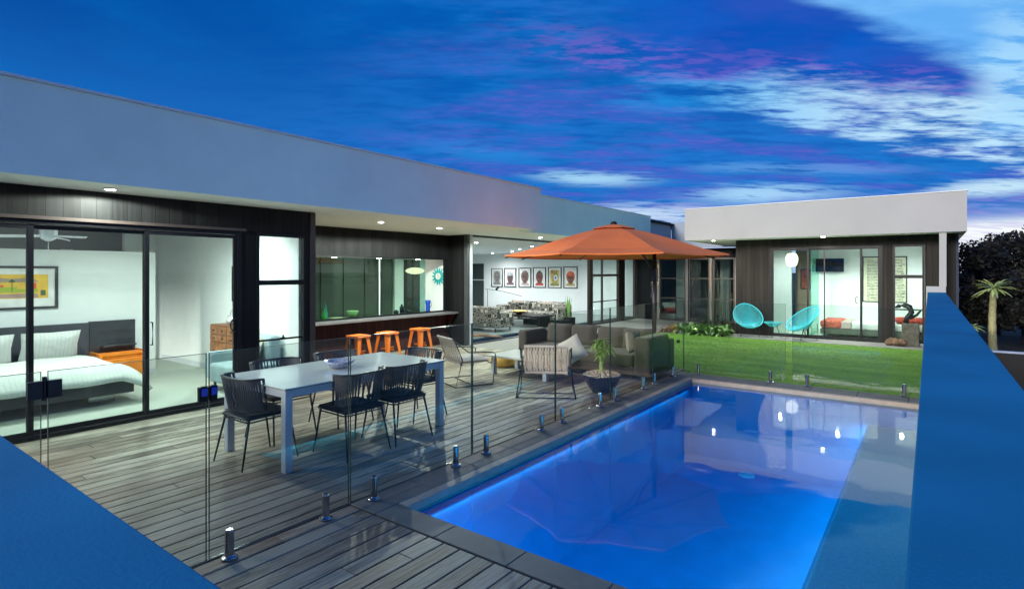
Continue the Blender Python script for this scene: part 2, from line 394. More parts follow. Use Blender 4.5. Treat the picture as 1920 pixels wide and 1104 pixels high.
# lawn and path
m = MB(); m.box(-6.4, -.035, 9.95, 15.62, -.1, -.012); struct('lawn', m, M_lawn)
m = MB(); m.box(-3.5, -.035, 9.63, 9.95, -.1, -.013); struct('lawn_edge', m, M_lawn)
m = MB()
rg = random.Random(3)
for k in range(42000):
    y = 9.64 + (15.6-9.64)*rg.random()**1.25; x = rg.uniform(-6.35, -.05)
    if y < 9.98 and x < -3.45: continue
    h = rg.uniform(.007, .017); a = rg.random()*6.28; w = .004+.0006*(y-9); dx, dy = math.cos(a)*w, math.sin(a)*w
    m.face([(x-dx, y-dy, -.013), (x+dx, y+dy, -.013), (x+rg.uniform(-.015,.015), y+rg.uniform(-.015,.015), -.012+h)])
tag(m.build('grass', P('grass_blades', (.16,.32,.022), .7, var=.35, scale=5)), kind='stuff')
m = MB(); m.box(-8.85, -6.41, 9.95, 15.6, -.1, -.006); m.box(-8.85, -6.41, 15.6, 19.7, -.1, -.006); struct('path', m, M_path)
m = MB(); m.box(-4.45, .0, 15.63, 16.5, -.1, .004); struct('wing_step', m, M_path, bevel=.01)
m = MB(); m.box(-6.4, -4.46, 15.63, 19.7, -.1, -.02); struct('garden_bed', m, P('mulch', (.06,.04,.03), .95, var=.5, scale=40, bump=1, bscale=60))

# parapet walls
T = thing('parapet_wall', 'pale rendered parapet wall with a broad flat cap running along the right side of the pool', 'wall', (.13, 7.5, SEA))
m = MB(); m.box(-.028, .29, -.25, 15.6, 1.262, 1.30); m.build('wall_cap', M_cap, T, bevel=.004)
m = MB(); m.box(-.026, .285, -.24, 15.6, SEA, 1.26); m.build('wall_body', M_render, T)
m = MB(); m.box(-.05, .30, 15.602, 15.74, SEA, 1.43); m.build('end_block', M_render, T, bevel=.004)
T = thing('parapet_wall', 'blue dusk-lit parapet wall in the lower left foreground in front of the deck', 'wall', (-4.6, .22, -.1))
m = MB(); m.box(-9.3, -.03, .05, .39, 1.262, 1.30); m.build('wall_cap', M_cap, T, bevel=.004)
m = MB(); m.box(-9.29, -.032, .06, .385, -.1, 1.26); m.build('wall_body', M_render, T)
# low fence beyond
T = thing('boundary_fence', 'low dark fence with a pale top rail beyond the right parapet', 'fence', (2.4, 12, SEA))
m = MB(); m.box(.6, 6, 11.98, 12.02, SEA, .44); m.build('fence_panel', M_black, T)
m = MB(); m.box(.6, 6, 11.96, 12.04, .445, .475); m.build('top_rail', P('rail_metal', (.35,.42,.55), .3, metal=.5), T)

# ------------------------------------------------------------------ building helpers
def frame_y(m, X, y0, y1, z0, z1, w, d=.06, cx=None):
    """rectangular frame lying in a plane X=const"""
    m.box(X-d/2, X+d/2, y0, y0+w, z0, z1); m.box(X-d/2, X+d/2, y1-w, y1, z0, z1)
    m.box(X-d/2+.002, X+d/2-.002, y0+w, y1-w, z0, z0+w); m.box(X-d/2+.002, X+d/2-.002, y0+w, y1-w, z1-w, z1)
def frame_x(m, Y, x0, x1, z0, z1, w, d=.06):
    m.box(x0, x0+w, Y-d/2, Y+d/2, z0, z1); m.box(x1-w, x1, Y-d/2, Y+d/2, z0, z1)
    m.box(x0+w, x1-w, Y-d/2+.002, Y+d/2-.002, z0, z0+w); m.box(x0+w, x1-w, Y-d/2+.002, Y+d/2-.002, z1-w, z1)
def pane_y(X, y0, y1, z0, z1, mat, parent, label=None):
    m = MB(); m.box(X-.003, X+.003, y0, y1, z0, z1); o = m.build('pane', mat, parent)
    if label: o['label'] = label
    return o
def pane_x(Y, x0, x1, z0, z1, mat, parent):
    m = MB(); m.box(x0, x1, Y-.003, Y+.003, z0, z1); return m.build('pane', mat, parent)

# ------------------------------------------------------------------ main house
H = thing('house', 'long single storey house with deep white fascia, dark cladding and lit rooms along the deck', 'house', (-9, 8, 0))
ZS = 2.65; ZF = 3.5
# roof edges
m = MB(); m.box(-6.66, -6.60, -3.0, 9.85, ZS-.012, ZF); m.box(-7.1, -6.662, 9.79, 9.85, ZS-.012, ZF)
m.box(-7.18, -7.12, 9.852, 16.9, ZS-.01, ZF); o = m.build('fascia', M_fascia, H)
m = MB(); m.box(-6.72, -6.575, -3.0, 9.875, ZF+.002, ZF+.03); m.box(-7.25, -7.10, 9.88, 16.92, ZF+.002, ZF+.03); m.build('roof_capping', M_white, H, bevel=.003)
m = MB(); m.box(-7.45, -7.32, 16.9, 19.2, ZS, ZF); m.box(-7.3, -3.5, 19.2, 19.3, ZS-.06, ZF-.02); m.build('fascia', P('link_render_less_lit', (.36,.42,.5), .85, var=.03), H)  # weaker light on this set-back fascia is put into its darker blue colour
m = MB(); m.box(-18, -6.665, -3.0, 9.84, ZS, ZS+.05); m.box(-18, -7.185, 9.845, 21, ZS+.001, ZS+.05); m.build('soffit', M_soffit, H)
m = MB(); m.box(-18, -6.67, -3.0, 9.7, ZF-.12, ZF-.06); m.box(-18, -7.2, 9.72, 21, ZF-.12, ZF-.06); m.box(-7.3, -3.5, 19.32, 24, ZF-.2, ZF-.1); m.build('roof', M_soil, H)
# bedroom facade
XA = -7.46
m = MB()
m.box(XA-.12, XA, -3.0, 4.98, 2.30, ZS-.002)
m.box(XA-.12, XA, 3.86, 4.06, 0, 2.298); m.box(XA-.12, XA, 4.84, 4.98, 0, 2.298)
m.box(XA-.12, XA, 4.062, 4.838, 0, .12)
m.box(XA-.12, XA, -3.0, .2, 0, 2.298)
m.build('wall', M_clad, H)
m = MB(); m.box(XA+.002, XA+.018, 4.9, 4.985, 0, 2.64); m.box(XA+.002, XA+.05, .2, 3.9, 2.30, 2.335); m.build('trim', M_bronze, H)
m = MB(); m.box(-9.5, XA-.122, 4.86, 4.98, 0, ZS-.002); m.build('return_wall', M_clad, H)
# sliding door of three leaves
DR = MB(); DR.box(XA-.10, XA+.015, .22, 3.86, 0, .045); DR.box(XA-.10, XA+.015, .22, 3.86, 2.25, 2.297); DR.box(XA-.10, XA+.015, 3.80, 3.858, .046, 2.249); DR.box(XA-.10, XA+.015, .205, .26, .046, 2.249)
sd = DR.build('sliding_door', M_black, H, bevel=.003)
for k, (a, b, xx) in enumerate(((.26, 1.67, -.02), (1.62, 2.74, -.055), (2.70, 3.80, -.02))):
    m = MB(); frame_y(m, XA+xx, a, b, .05, 2.245, .045, .035); m.build('leaf_frame', M_black, sd)
    pane_y(XA+xx, a+.045, b-.045, .095, 2.2, G_win, sd)
m = MB(); m.tube([(XA+.0, 2.76, .88), (XA+.05, 2.76, .88), (XA+.05, 2.76, 1.15), (XA+.0, 2.76, 1.15)], .009, 8); m.build('handle', M_gunmetal, sd)
m = MB(); m.tube([(XA+.02+.0, 3.77-.07*math.sin(a), 1.04-.09*math.cos(a)) for a in [math.pi*k/10 for k in range(11)]], .009, 8); m.build('handle', M_gunmetal, sd)
# tall window
m = MB(); frame_y(m, XA-.03, 4.064, 4.836, .122, 2.297, .045, .08); m.box(XA-.06, XA+.0, 4.11, 4.79, 1.565, 1.635); m.box(XA-.05, XA-.012, 4.11, 4.79, .775, .80)
w = m.build('window', M_black, H, bevel=.003)
pane_y(XA-.03, 4.11, 4.79, 1.636, 2.25, G_win, w); pane_y(XA-.03, 4.11, 4.79, .801, 1.564, G_win, w); pane_y(XA-.03, 4.11, 4.79, .17, .774, G_win, w)
m = MB(); m.obox((XA-.0, 4.46, .80), (.03, .07, .025)); m.obox((XA+.012, 4.46, .82), (.02, .018, .05)); m.build('catch', M_black, w)
# servery wall
XB = -9.5
m = MB(); m.box(XB-.12, XB, 4.985, 10.1, 2.08, ZS-.002); m.box(XB-.12, XB, 10.02, 10.1, .80, 2.078); m.build('servery_wall', M_clad, H)
m = MB(); m.box(XB-.12, XB, 4.985, 10.1, 0, .735); m.build('servery_base', M_cladred, H)
m = MB(); m.box(XB-.4, XB+.33, 4.99, 10.095, .74, .785); m.build('bench_top', P('bench_stone', (.16,.155,.165), .35, var=.1), H, bevel=.004)
m = MB()
for y in (9.98,): m.prism([(0,0)], 0, 0) if False else m.add([(XB, y, .3), (XB, y, .735), (XB+.28, y, .735), (XB, y+.05, .3), (XB, y+.05, .735), (XB+.28, y+.05, .735)], [(0,1,2), (5,4,3), (0,3,4,1), (1,4,5,2), (2,5,3,0)])
m.build('bench_bracket', M_cladred, H)
m = MB(); frame_y(m, XB-.03, 4.99, 10.018, .787, 2.078, .03, .07); w = m.build('servery_window', M_black, H)
m = MB(); m.box(XB-.045, XB-.02, 7.94, 7.965, .82, 2.05); m.build('mullion', M_white, w)
pane_y(XB-.035, 5.02, 7.94, .818, 2.047, G_kit, w); pane_y(XB-.05, 7.94, 9.33, .818, 2.047, G_kit, w)
# pier
m = MB(); m.box(XB-.1, -8.97, 10.102, 10.24, 0, ZS-.002); m.build('pier', M_clad, H)
m = MB(); m.box(-8.97, -8.86, 10.07, 10.25, 0, ZS-.002); m.build('pier_post', P('pier_grey', (.06,.065,.07), .4), H, bevel=.004)
m = MB(); m.box(-8.86, -8.845, 10.15, 10.24, 0, ZS-.004); m.build('door_jamb', M_white, H)
m = MB(); m.box(-8.95, -8.86, 10.25, 16.2, 2.61, 2.648); m.build('door_head', M_gunmetal, H)
m = MB(); m.box(-9.0, -8.84, 10.25, 16.2, -.005, .012); m.build('door_track', M_gunmetal, H)
# living room end: tall windows in the long wall
m = MB(); m.box(-9.02, -8.9, 16.2, 16.32, 0, ZS-.002); m.box(-9.02, -8.9, 18.35, 18.75, 0, ZS-.002); m.box(-9.02, -8.9, 16.322, 19.8, 2.32, ZS-.002); m.build('wall', M_cladbrown, H)
m = MB(); frame_y(m, -8.94, 16.322, 18.348, 0, 2.318, .06, .08); m.box(-8.98, -8.9, 16.38, 18.29, 1.60, 1.68); m.box(-8.97, -8.91, 16.38, 18.29, .74, .77); m.box(-8.97, -8.91, 17.05, 17.11, .06, 2.25)
w = m.build('window', M_bronze, H); pane_y(-8.94, 16.38, 18.29, .06, 2.26, G_win, w)
m = MB(); frame_y(m, -8.94, 18.752, 19.7, 0, 2.318, .05, .08); w = m.build('window', M_bronze, H); pane_y(-8.94, 18.8, 19.65, .05, 2.26, G_win, w)
# link wall with entry door and windows
YL = 19.8
m = MB(); m.box(-9.02, -4.3, YL, YL+.12, 2.25, ZS-.07); m.box(-9.02, -8.86, YL, YL+.12, 0, 2.248)
m.build('wall', M_clad, H)
m = MB(); m.box(-8.858, -8.05, YL+.01, YL+.07, 0, 2.248); dd = m.build('entry_door', M_black, H, bevel=.004)
m = MB(); m.tube([(-8.28, YL+.01, .8), (-8.28, YL-.06, .8), (-8.28, YL-.06, 1.45), (-8.28, YL+.01, 1.45)], .022, 8); m.build('handle', M_steel, dd)
for (a, b) in ((-8.0, -7.0), (-6.9, -6.15), (-6.05, -5.3), (-5.2, -4.35)):
    m = MB(); frame_x(m, YL+.05, a, b, 0, 2.248, .06, .09); m.box(a+.06, b-.06, YL+.02, YL+.08, 1.50, 1.54); m.box(a+.06, b-.06, YL+.02, YL+.08, .78, .82)
    w = m.build('window', M_bronze, H); pane_x(YL+.05, a+.06, b-.06, .06, 2.19, G_win, w)
for a in (-8.02, -6.95, -6.1, -5.25):
    m = MB(); m.box(a-.045, a+.045, YL-.05, YL+.12, 0, 2.246); m.build('post', P('mullion_taupe', (.30,.26,.24), .5), H)
# warm wall lamps on two posts
for a in (-8.02+.02, -6.1):
    m = MB(); m.tube([(a, YL-.09, 1.25), (a, YL-.09, 2.05)], .018, 8); o = m.build('strip_lamp', emit('warm_strip%d' % int(-a), (1,.75,.48), .5), H)
m = MB(); m.box(-9, -4.3, 22.2, 22.3, 0, 2.6); m.build('link_back_wall', P('link_interior', (.035,.05,.05), .6), H)
m = MB(); m.box(-9, -4.3, YL+.13, 22.19, -.02, 0); m.build('floor', M_tile, H)
m = MB(); m.box(-6.2, -5.9, 21.2, 21.5, 0, 2.4); m.box(-7.8, -7.3, 21.0, 21.4, 0, 2.3); m.build('link_partition', M_intgrey, H)
m = MB(); m.box(-18, -3.5, YL+.13, 23, 2.5, 2.55) if False else m.box(-8.88, -4.3, YL+.13, 22.19, 2.5, 2.55); m.build('ceiling', M_ceil, H)
# bedroom interior
ZC = 2.62
m = MB(); m.box(-14, XA-.121, -3, 4.78, -.03, .002); m.build('carpet', M_carpet, H)
m = MB(); m.box(-14, XA-.122, -3, 4.98, ZC-.02, ZC); m.build('ceiling', P('bed_ceiling', (.62,.65,.65), .85, var=.02), H)
m = MB(); m.box(-12.6, XA-.125, 4.79, 4.85, 0, ZC-.022); m.build('interior_wall', M_intwall, H)
m = MB(); m.box(-10.82, -10.7, -3, 4.03, 0, 2.09); m.build('partition', M_intwall, H, bevel=.003)
m = MB(); m.box(-10.695, -10.683, 3.7, 4.035, .002, .10); m.box(-12.4, -9.7, 4.776, 4.788, .002, .10); m.build('skirting', M_white, H)
m = MB(); m.box(-14.1, -14, -3, 4.78, 0, ZC-.022); m.build('interior_wall', M_intgrey, H)
m = MB(); m.box(-12.72, -12.6, 4.2, 4.98, 0, ZC-.022); m.build('interior_wall', M_intwall, H)
m = MB(); m.box(-12.585, -12.57, 4.3, 4.7, .1, 2.1); m.build('interior_door', M_ceil, H)
for (x, y) in ((-9.0, 1.2), (-9.0, 3.3), (-12.2, 2.2), (-8.4, 4.1)): downlight(x, y, ZC-.022, 150 if x > -11 else 40, H, size=168, c=(.92,1,.95))
# kitchen interior
m = MB(); m.box(-18, XB-.121, 4.99, 21, -.03, 0); m.build('floor', M_tile, H)
m = MB(); m.box(-18, XB-.121, 4.99, 10.3, 2.60, 2.62); m.box(-18, -8.96, 10.3, 20.6, 2.60, 2.62); m.build('ceiling', M_ceil, H)
m = MB(); m.box(XB-.75, XB-.122, 4.99, 10.24, 2.058, 2.59); m.build('bulkhead', M_ceil, H)
m = MB(); m.box(-12.62, -12.5, 4.99, 10.9, 0, 2.598); m.build('cabinet_wall', M_dark, H)
m = MB()
for y in (5.7, 6.4, 7.1, 7.8, 8.5, 9.2, 9.9, 10.5): m.box(-12.498, -12.47, y+.006, y+.594 if y < 10.4 else 10.89, .1, 1.62); m.box(-12.498, -12.47, y+.006, y+.594 if y < 10.4 else 10.89, 1.63, 2.5)
m.build('cabinet_door', M_dark, H, bevel=.004)
m = MB(); m.box(-12.62, -12.4, 10.91, 11.25, 0, 2.598); m.build('interior_wall', M_intwall, H)
m = MB(); m.box(-12.62, -12.5, 11.26, 12.0, 0, 2.598); m.box(-12.5, -12.48, 11.3, 11.96, 1.58, 1.62); m.build('interior_wall', P('recess_dark', (.02,.024,.024), .5), H)
m = MB(); m.box(-12.62, -12.5, 12.01, 13.2, 0, 2.598); m.build('interior_wall', P('teal_wall', (.35,.50,.47), .6), H)
m = MB(); m.box(-10.46, XB-.13, 10.245, 10.33, 0, 2.598); m.build('interior_wall', M_intwall, H)
m = MB(); m.box(-12.4, XB-.76, 5.6, 9.6, .86, .9); m.box(-11.4, -10.7, 5.7, 9.5, 0, .858) ; m.build('island_bench', P('island_stone', (.5,.5,.46), .3), H) if False else None
for y in (6.97, 8.13, 9.30): downlight(XB-.25, y, 2.058, 24, H, r=.05, size=140, c=(.95,1,.95))
for (x, y) in ((-11.4, 6.5), (-11.4, 9)): downlight(x, y, 2.598, 80, H, size=165)
# living room
m = MB(); m.box(-18, -9.02, 20.5, 20.6, 0, 2.598); m.build('interior_wall', M_intwall, H)
m = MB(); m.box(-18.1, -18, 10, 20.6, 0, 2.598); m.build('interior_wall', M_intwall, H)
m = MB(); m.box(-18.0, -17.0, 20.47, 20.498, 0, 1.35); m.box(-18, -17, 20.47, 20.498, 1.40, 2.15); m.build('dark_niche', P('niche', (.02,.035,.035), .3), H)
for (x, y) in ((-15.5, 19.3), (-12.2, 16.8), (-13.6, 18.2), (-10.4, 12.2), (-10.4, 15.0), (-14, 13.5), (-16, 16.5), (-10.2, 18.6)): downlight(x, y, 2.598, 210, H, size=168, c=(.96,.98,1))
# eave downlights
for (x, y, p) in ((-7.09, 2.23, 150), (-7.09, -.6, 190), (-7.88, 6.61, 330), (-7.97, 8.2, 330), (-8.08, 12.04, 280), (-7.9, 14.6, 260)): downlight(x, y, ZS-.003, p, H, size=172, c=(.92,1,.88), blend=.12)

# ------------------------------------------------------------------ guest wing
Wg = thing('guest_wing', 'white fascia guest wing with brown cladding and a lit bedroom beyond the lawn', 'building', (-2.4, 17.5, 0))
m = MB(); m.box(-5.55, .66, 15.60, 15.66, ZS-.012, ZF+.01); m.box(-5.55, -5.49, 15.662, 20.9, ZS-.012, ZF); m.box(.60, .66, 15.662, 21, ZS-.012, ZF); m.build('fascia', M_render, Wg)
m = MB(); m.box(-5.57, .68, 15.58, 15.70, ZF+.012, ZF+.035); m.build('roof_capping', M_white, Wg)
m = MB(); m.box(-5.488, .598, 15.662, 20.9, ZS, ZS+.05); m.build('soffit', M_soffit, Wg)
m = MB(); m.box(-5.48, .59, 15.67, 21, ZF-.12, ZF-.06); m.build('roof', M_soil, Wg)
YW = 16.55
m = MB(); m.box(-4.41, -3.52, YW, YW+.12, 0, ZS-.002); m.box(-3.518, .50, YW, YW+.12, 2.42, ZS-.002); m.box(-.92, -.72, YW, YW+.12, 0, 2.418); m.box(-.08, .50, YW, YW+.12, 0, 2.418)
m.box(-4.41, -4.29, YW+.122, 19.9, 0, ZS-.002); m.build('wall', M_cladbrown, Wg)
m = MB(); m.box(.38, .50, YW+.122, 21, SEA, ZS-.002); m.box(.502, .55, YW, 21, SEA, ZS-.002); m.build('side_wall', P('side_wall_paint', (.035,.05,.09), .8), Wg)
DR = MB(); DR.box(-3.516, -.922, YW-.01, YW+.10, 0, .04); DR.box(-3.516, -.922, YW-.01, YW+.10, 2.375, 2.418); DR.box(-3.516, -3.46, YW-.01, YW+.10, .042, 2.373); DR.box(-.98, -.922, YW-.01, YW+.10, .042, 2.373)
sd = DR.build('sliding_door', M_black, Wg)
for (a, b, yy) in ((-3.46, -2.56, .03), (-2.60, -1.35, .07), (-1.40, -.98, .03)):
    m = MB(); frame_x(m, YW+yy, a, b, .045, 2.37, .04, .03); m.build('leaf_frame', M_black, sd); pane_x(YW+yy, a+.04, b-.04, .085, 2.33, G_win, sd)
m = MB(); m.box(-2.21, -2.185, YW+.05, YW+.09, .05, 2.36); m.build('mullion', M_black, sd)
m = MB(); m.tube([(-1.44-.06*math.sin(a), YW+.0, 1.04-.09*math.cos(a)) for a in [math.pi*k/10 for k in range(11)]], .01, 8); m.build('handle', M_gunmetal, sd)
m = MB(); frame_x(m, YW+.05, -.718, -.082, .04, 2.416, .05, .08); m.box(-.668, -.132, YW+.015, YW+.085, 1.60, 1.68); m.box(-.668, -.132, YW+.02, YW+.08, .82, .85)
w = m.build('window', M_black, Wg); pane_x(YW+.05, -.668, -.132, .09, 2.366, G_win, w)
m = MB(); m.box(.18, .31, 15.665, 15.80, 1.43, ZS-.002); m.build('column', M_render, Wg, bevel=.004)
# room
m = MB(); m.box(-4.28, .37, YW+.123, 20.3, -.03, .003); m.build('floor', M_carpet, Wg)
m = MB(); m.box(-4.28, .37, YW+.123, 20.3, 2.58, 2.60); m.build('ceiling', M_ceil, Wg)
m = MB(); m.box(-2.95, .37, 19.5, 19.6, 0, 2.578); m.box(-4.28, -3.5, 19.5, 19.6, 0, 2.578); m.box(.32, .378, YW+.123, 19.5, 0, 2.578); m.build('interior_wall', M_intwall, Wg)
m = MB(); m.box(-3.5, -2.95, 20.2, 20.3, 0, 2.578); m.build('hall_wall', P('hall_tan', (.30,.25,.17), .7), Wg)
m = MB(); m.box(-2.6, -2.57, 17.2, 18.4, .0, 2.578); m.build('shower_screen', glass('teal_glass', (.55,.9,.8), .04, .8), Wg)
for (x, y) in ((-2.0, 17.6), (-.6, 18.2), (-3.6, 18.4)): downlight(x, y, 2.578, 140, Wg, size=168, c=(.92,1,.95))
downlight(-2.15, 16.0, ZS-.003, 330, Wg, r=.045)
downlight(-4.9, 16.1, ZS-.003, 150, Wg, r=.04)
# ------------------------------------------------------------------ glass pool fence
def spigot_mb(x, y):
    m = MB(); m.lathe([(.048, .004), (.048, .012), (.030, .018), (.026, .024), (.026, .17), (.022, .18)], (x, y, 0), 20); return m
def fence_y(X, y0, y1, sp, label, group='frameless glass pool fence panels', z0=.045, z1=1.27, name='glass_fence_panel', cat='glass fence'):
    t = thing(name, label, cat, (X, (y0+y1)/2, 0), 0, group)
    m = MB(); m.box(X-.006, X+.006, y0+.002, y1-.002, z0+.002, z1-.002); m.build('glass_pane', G_fence, t)
    e = MB(); e.box(X-.0062, X+.0062, y0, y0+.002, z0, z1); e.box(X-.0062, X+.0062, y1-.002, y1, z0, z1); e.box(X-.0062, X+.0062, y0+.002, y1-.002, z0, z0+.002)
    e.box(X-.0062, X+.0062, y0+.002, y1-.002, z1-.002, z1); e.build('polished_edge', G_edge, t)
    for y in sp: spigot_mb(X, y).build('spigot', M_steel, t, smooth=False, bevel=.003)
    return t
def fence_x(Y, x0, x1, sp, label, group='frameless glass pool fence panels', z0=.045, z1=1.25):
    t = thing('glass_fence_panel', label, 'glass fence', ((x0+x1)/2, Y, 0), 0, group)
    m = MB(); m.box(x0+.002, x1-.002, Y-.006, Y+.006, z0+.002, z1-.002); m.build('glass_pane', G_fence, t)
    e = MB(); e.box(x0, x0+.002, Y-.0062, Y+.0062, z0, z1); e.box(x1-.002, x1, Y-.0062, Y+.0062, z0, z1); e.box(x0+.002, x1-.002, Y-.0062, Y+.0062, z0, z0+.002)
    e.box(x0+.002, x1-.002, Y-.0062, Y+.0062, z1-.002, z1); e.build('polished_edge', G_edge, t)
    for x in sp: spigot_mb(x, Y).build('spigot', M_steel, t, bevel=.003)
    return t
XF = -3.43
fence_y(XF, -.9, .795, (-.6, .5), 'glass fence panel at the far left, left of the gate with the dark hinge')
g = fence_y(XF, .82, 1.563, (), 'glass gate hanging between the dark hinge and the blue latch', name='glass_gate', cat='gate')
m = MB(); m.box(XF-.014, XF+.014, .742, .798, 1.14, 1.225); m.box(XF-.014, XF+.014, .818, .874, 1.14, 1.225); m.tube([(XF, .808, 1.13), (XF, .808, 1.245)], .010, 10)
for yy in (.757, .859):
    for zz in (1.16, 1.205): m.tube([(XF+.014, yy, zz), (XF+.018, yy, zz)], .006, 8)
m.build('hinge', M_gunmetal, g, bevel=.003)
m = MB(); m.box(XF-.02, XF+.02, 1.518, 1.566, .985, 1.075); m.box(XF-.02, XF+.02, 1.574, 1.622, .985, 1.075); q = m.build('latch', M_black, g, bevel=.007)
m = MB(); m.box(XF+.021, XF+.026, 1.525, 1.559, 1.02, 1.066); m.box(XF+.021, XF+.026, 1.581, 1.615, 1.02, 1.066); m.build('latch_button', P('latch_blue', (.01,.05,.55), .25, coat=.6), q, bevel=.003)
fence_y(XF, 1.578, 2.575, (1.70, 2.38), 'glass fence panel standing on the deck between the blue latch and the near pool corner')
fence_y(XF, 2.59, 3.955, (2.81, 3.74), 'glass fence panel on the coping nearest the near pool corner')
fence_y(XF, 3.97, 5.41, (4.17, 5.13), 'glass fence panel on the coping in front of the right end of the dining table')
fence_y(XF, 5.425, 6.78, (5.56, 6.5), 'glass fence panel in front of the beige rope armchair')
fence_y(XF, 6.795, 8.22, (6.93, 7.87), 'glass fence panel beside the black bowl planter')
fence_y(XF, 8.235, 9.58, (8.28, 9.08), 'glass fence panel beside the right end of the outdoor sofa')
fence_x(9.56, -3.41, -1.80, (-3.16, -2.02), 'left glass fence panel across the far end of the pool')
fence_x(9.56, -1.70, -.06, (-1.50, -.28), 'right glass fence panel across the far end of the pool')

# ------------------------------------------------------------------ dining set
T = thing('dining_table', 'long pale grey outdoor dining table with square white legs on the deck', 'table', (-5.0, 3.68, 0))
m = MB(); m.box(-5.56, -4.45, 2.68, 4.68, .728, .740); m.build('table_top', P('table_glass', (.66,.71,.69), .16, var=.02, spec=.6), T, bevel=.002)
m = MB(); m.box(-5.55, -4.46, 2.69, 4.67, .722, .7275); m.build('table_underside', M_black, T)
m = MB(); 
m.box(-5.54, -5.50, 2.76, 4.60, .655, .721); m.box(-4.51, -4.47, 2.76, 4.60, .655, .721); m.box(-5.48, -4.53, 2.70, 2.74, .655, .721); m.box(-5.48, -4.53, 4.62, 4.66, .655, .721); m.build('apron', M_white, T)
for (x, y) in ((-5.545, 2.695), (-4.535, 2.695), (-5.545, 4.595), (-4.535, 4.595)):
    m = MB(); m.box(x, x+.07, y, y+.07, 0, .7215); m.build('leg', M_white, T, bevel=.004)

def u_curve(w, d, z, lean, n=28, e=3.2):
    """superellipse U open to the front: list of points from left arm round the back to right arm"""
    pts = []
    for i in range(n+1):
        a = math.pi*i/n
        x = -w*math.copysign(abs(math.cos(a))**(2/e), math.cos(a)); y = -d*abs(math.sin(a))**(2/e)
        pts.append(Vector((x, y-lean, z)))
    return pts
def dining_chair(loc, rz, label):
    t = thing('dining_chair', label, 'chair', loc, rz, 'woven dining chairs round the outdoor table')
    zt, zb = .79, .49
    top = u_curve(.27, .17, zt, .10); bot = u_curve(.235, .17, zb, .045)
    m = MB(); m.tube(top, .011, 8); m.tube(bot, .009, 8)
    m.tube([top[0], bot[0]], .009); m.tube([top[-1], bot[-1]], .009)
    m.build('back_frame', M_gunmetal, t, smooth=True, world=False)
    m = MB(); N = 50
    for k in range(N):
        f = (k+.5)/N*(len(top)-1); i = int(f); u = f-i
        a = top[i].lerp(top[min(i+1, len(top)-1)], u); f2 = min(f+.5 if k % 2 else f-.5, len(top)-1.001); f2 = max(f2, 0); i2 = int(f2)
        b = bot[i2].lerp(bot[min(i2+1, len(bot)-1)], f2-i2)
        m.tube([a, (a+b)/2+Vector((0, .004 if k % 2 else -.004, 0)), b], .0078, 5, caps=False)
    m.build('woven_back', M_ropedark, t, world=False, smooth=True)
    m = MB(); ring = [(-.235,-.20,.44), (-.20,-.235,.44), (.20,-.235,.44), (.235,-.20,.44), (.245,.17,.45), (.21,.21,.45), (-.21,.21,.45), (-.245,.17,.45)]
    m.tube(ring, .010, 8, closed=True)
    m.tube([(x*.97, y*.97, z-.03) for x, y, z in ring], .007, 6, closed=True)
    for k in range(9):
        x = -.2+.05*k; m.tube([(x, -.225, .44), (x, -.222, .405)], .004, 5)
    m.build('seat_frame', M_gunmetal, t, world=False, smooth=True)
    m = MB()
    for k in range(22):
        y = -.215+.0195*k; m.obox((0, y, .445+.00015*k), (.46, .013, .006))
    m.build('woven_seat', M_ropedark, t, world=False)
    m = MB(); m.cushion((0, -.01, .468), (.44, .41, .045), puff=.35); m.build('seat_pad', P('pad_grey', (.07,.07,.075), .9, bump=.3), t, world=False, smooth=True)
    for (x, y, fx, fy) in ((-.21,-.20,-.255,-.29), (.21,-.20,.255,-.29), (-.21,.18,-.245,.255), (.21,.18,.245,.255)):
        m = MB(); m.tube([(x, y, .44), (fx, fy, .003)], [.011, .008], 8); m.build('leg', M_gunmetal, t, world=False, smooth=True)
    return t
dining_chair((-5.06, 2.78, 0), R(0), 'dark woven dining chair at the near short end of the outdoor table')
dining_chair((-4.55, 3.44, 0), R(90), 'dark woven dining chair on the pool side of the table, nearer the camera')
dining_chair((-4.55, 4.02, 0), R(90), 'dark woven dining chair on the pool side of the table, farther from the camera')
dining_chair((-5.52, 3.30, 0), R(-90), 'dark woven dining chair on the house side of the table near the tall window')
dining_chair((-5.52, 4.06, 0), R(-90), 'dark woven dining chair on the house side of the table, behind the ceramic bowl')
dining_chair((-5.0, 4.72, 0), R(180), 'dark woven dining chair at the far short end of the outdoor table')
m = MB(); m.lathe([(.05, 0), (.09, .010), (.145, .055), (.165, .08), (.157, .08), (.135, .06), (.08, .025), (.02, .018)], (-4.98, 3.62, .741), 32)
tag(m.build('bowl', P('blue_pattern_ceramic', (.30,.33,.45), .25, var=.45, scale=38), None, smooth=True), 'shallow blue and white patterned ceramic bowl in the middle of the dining table', 'bowl')

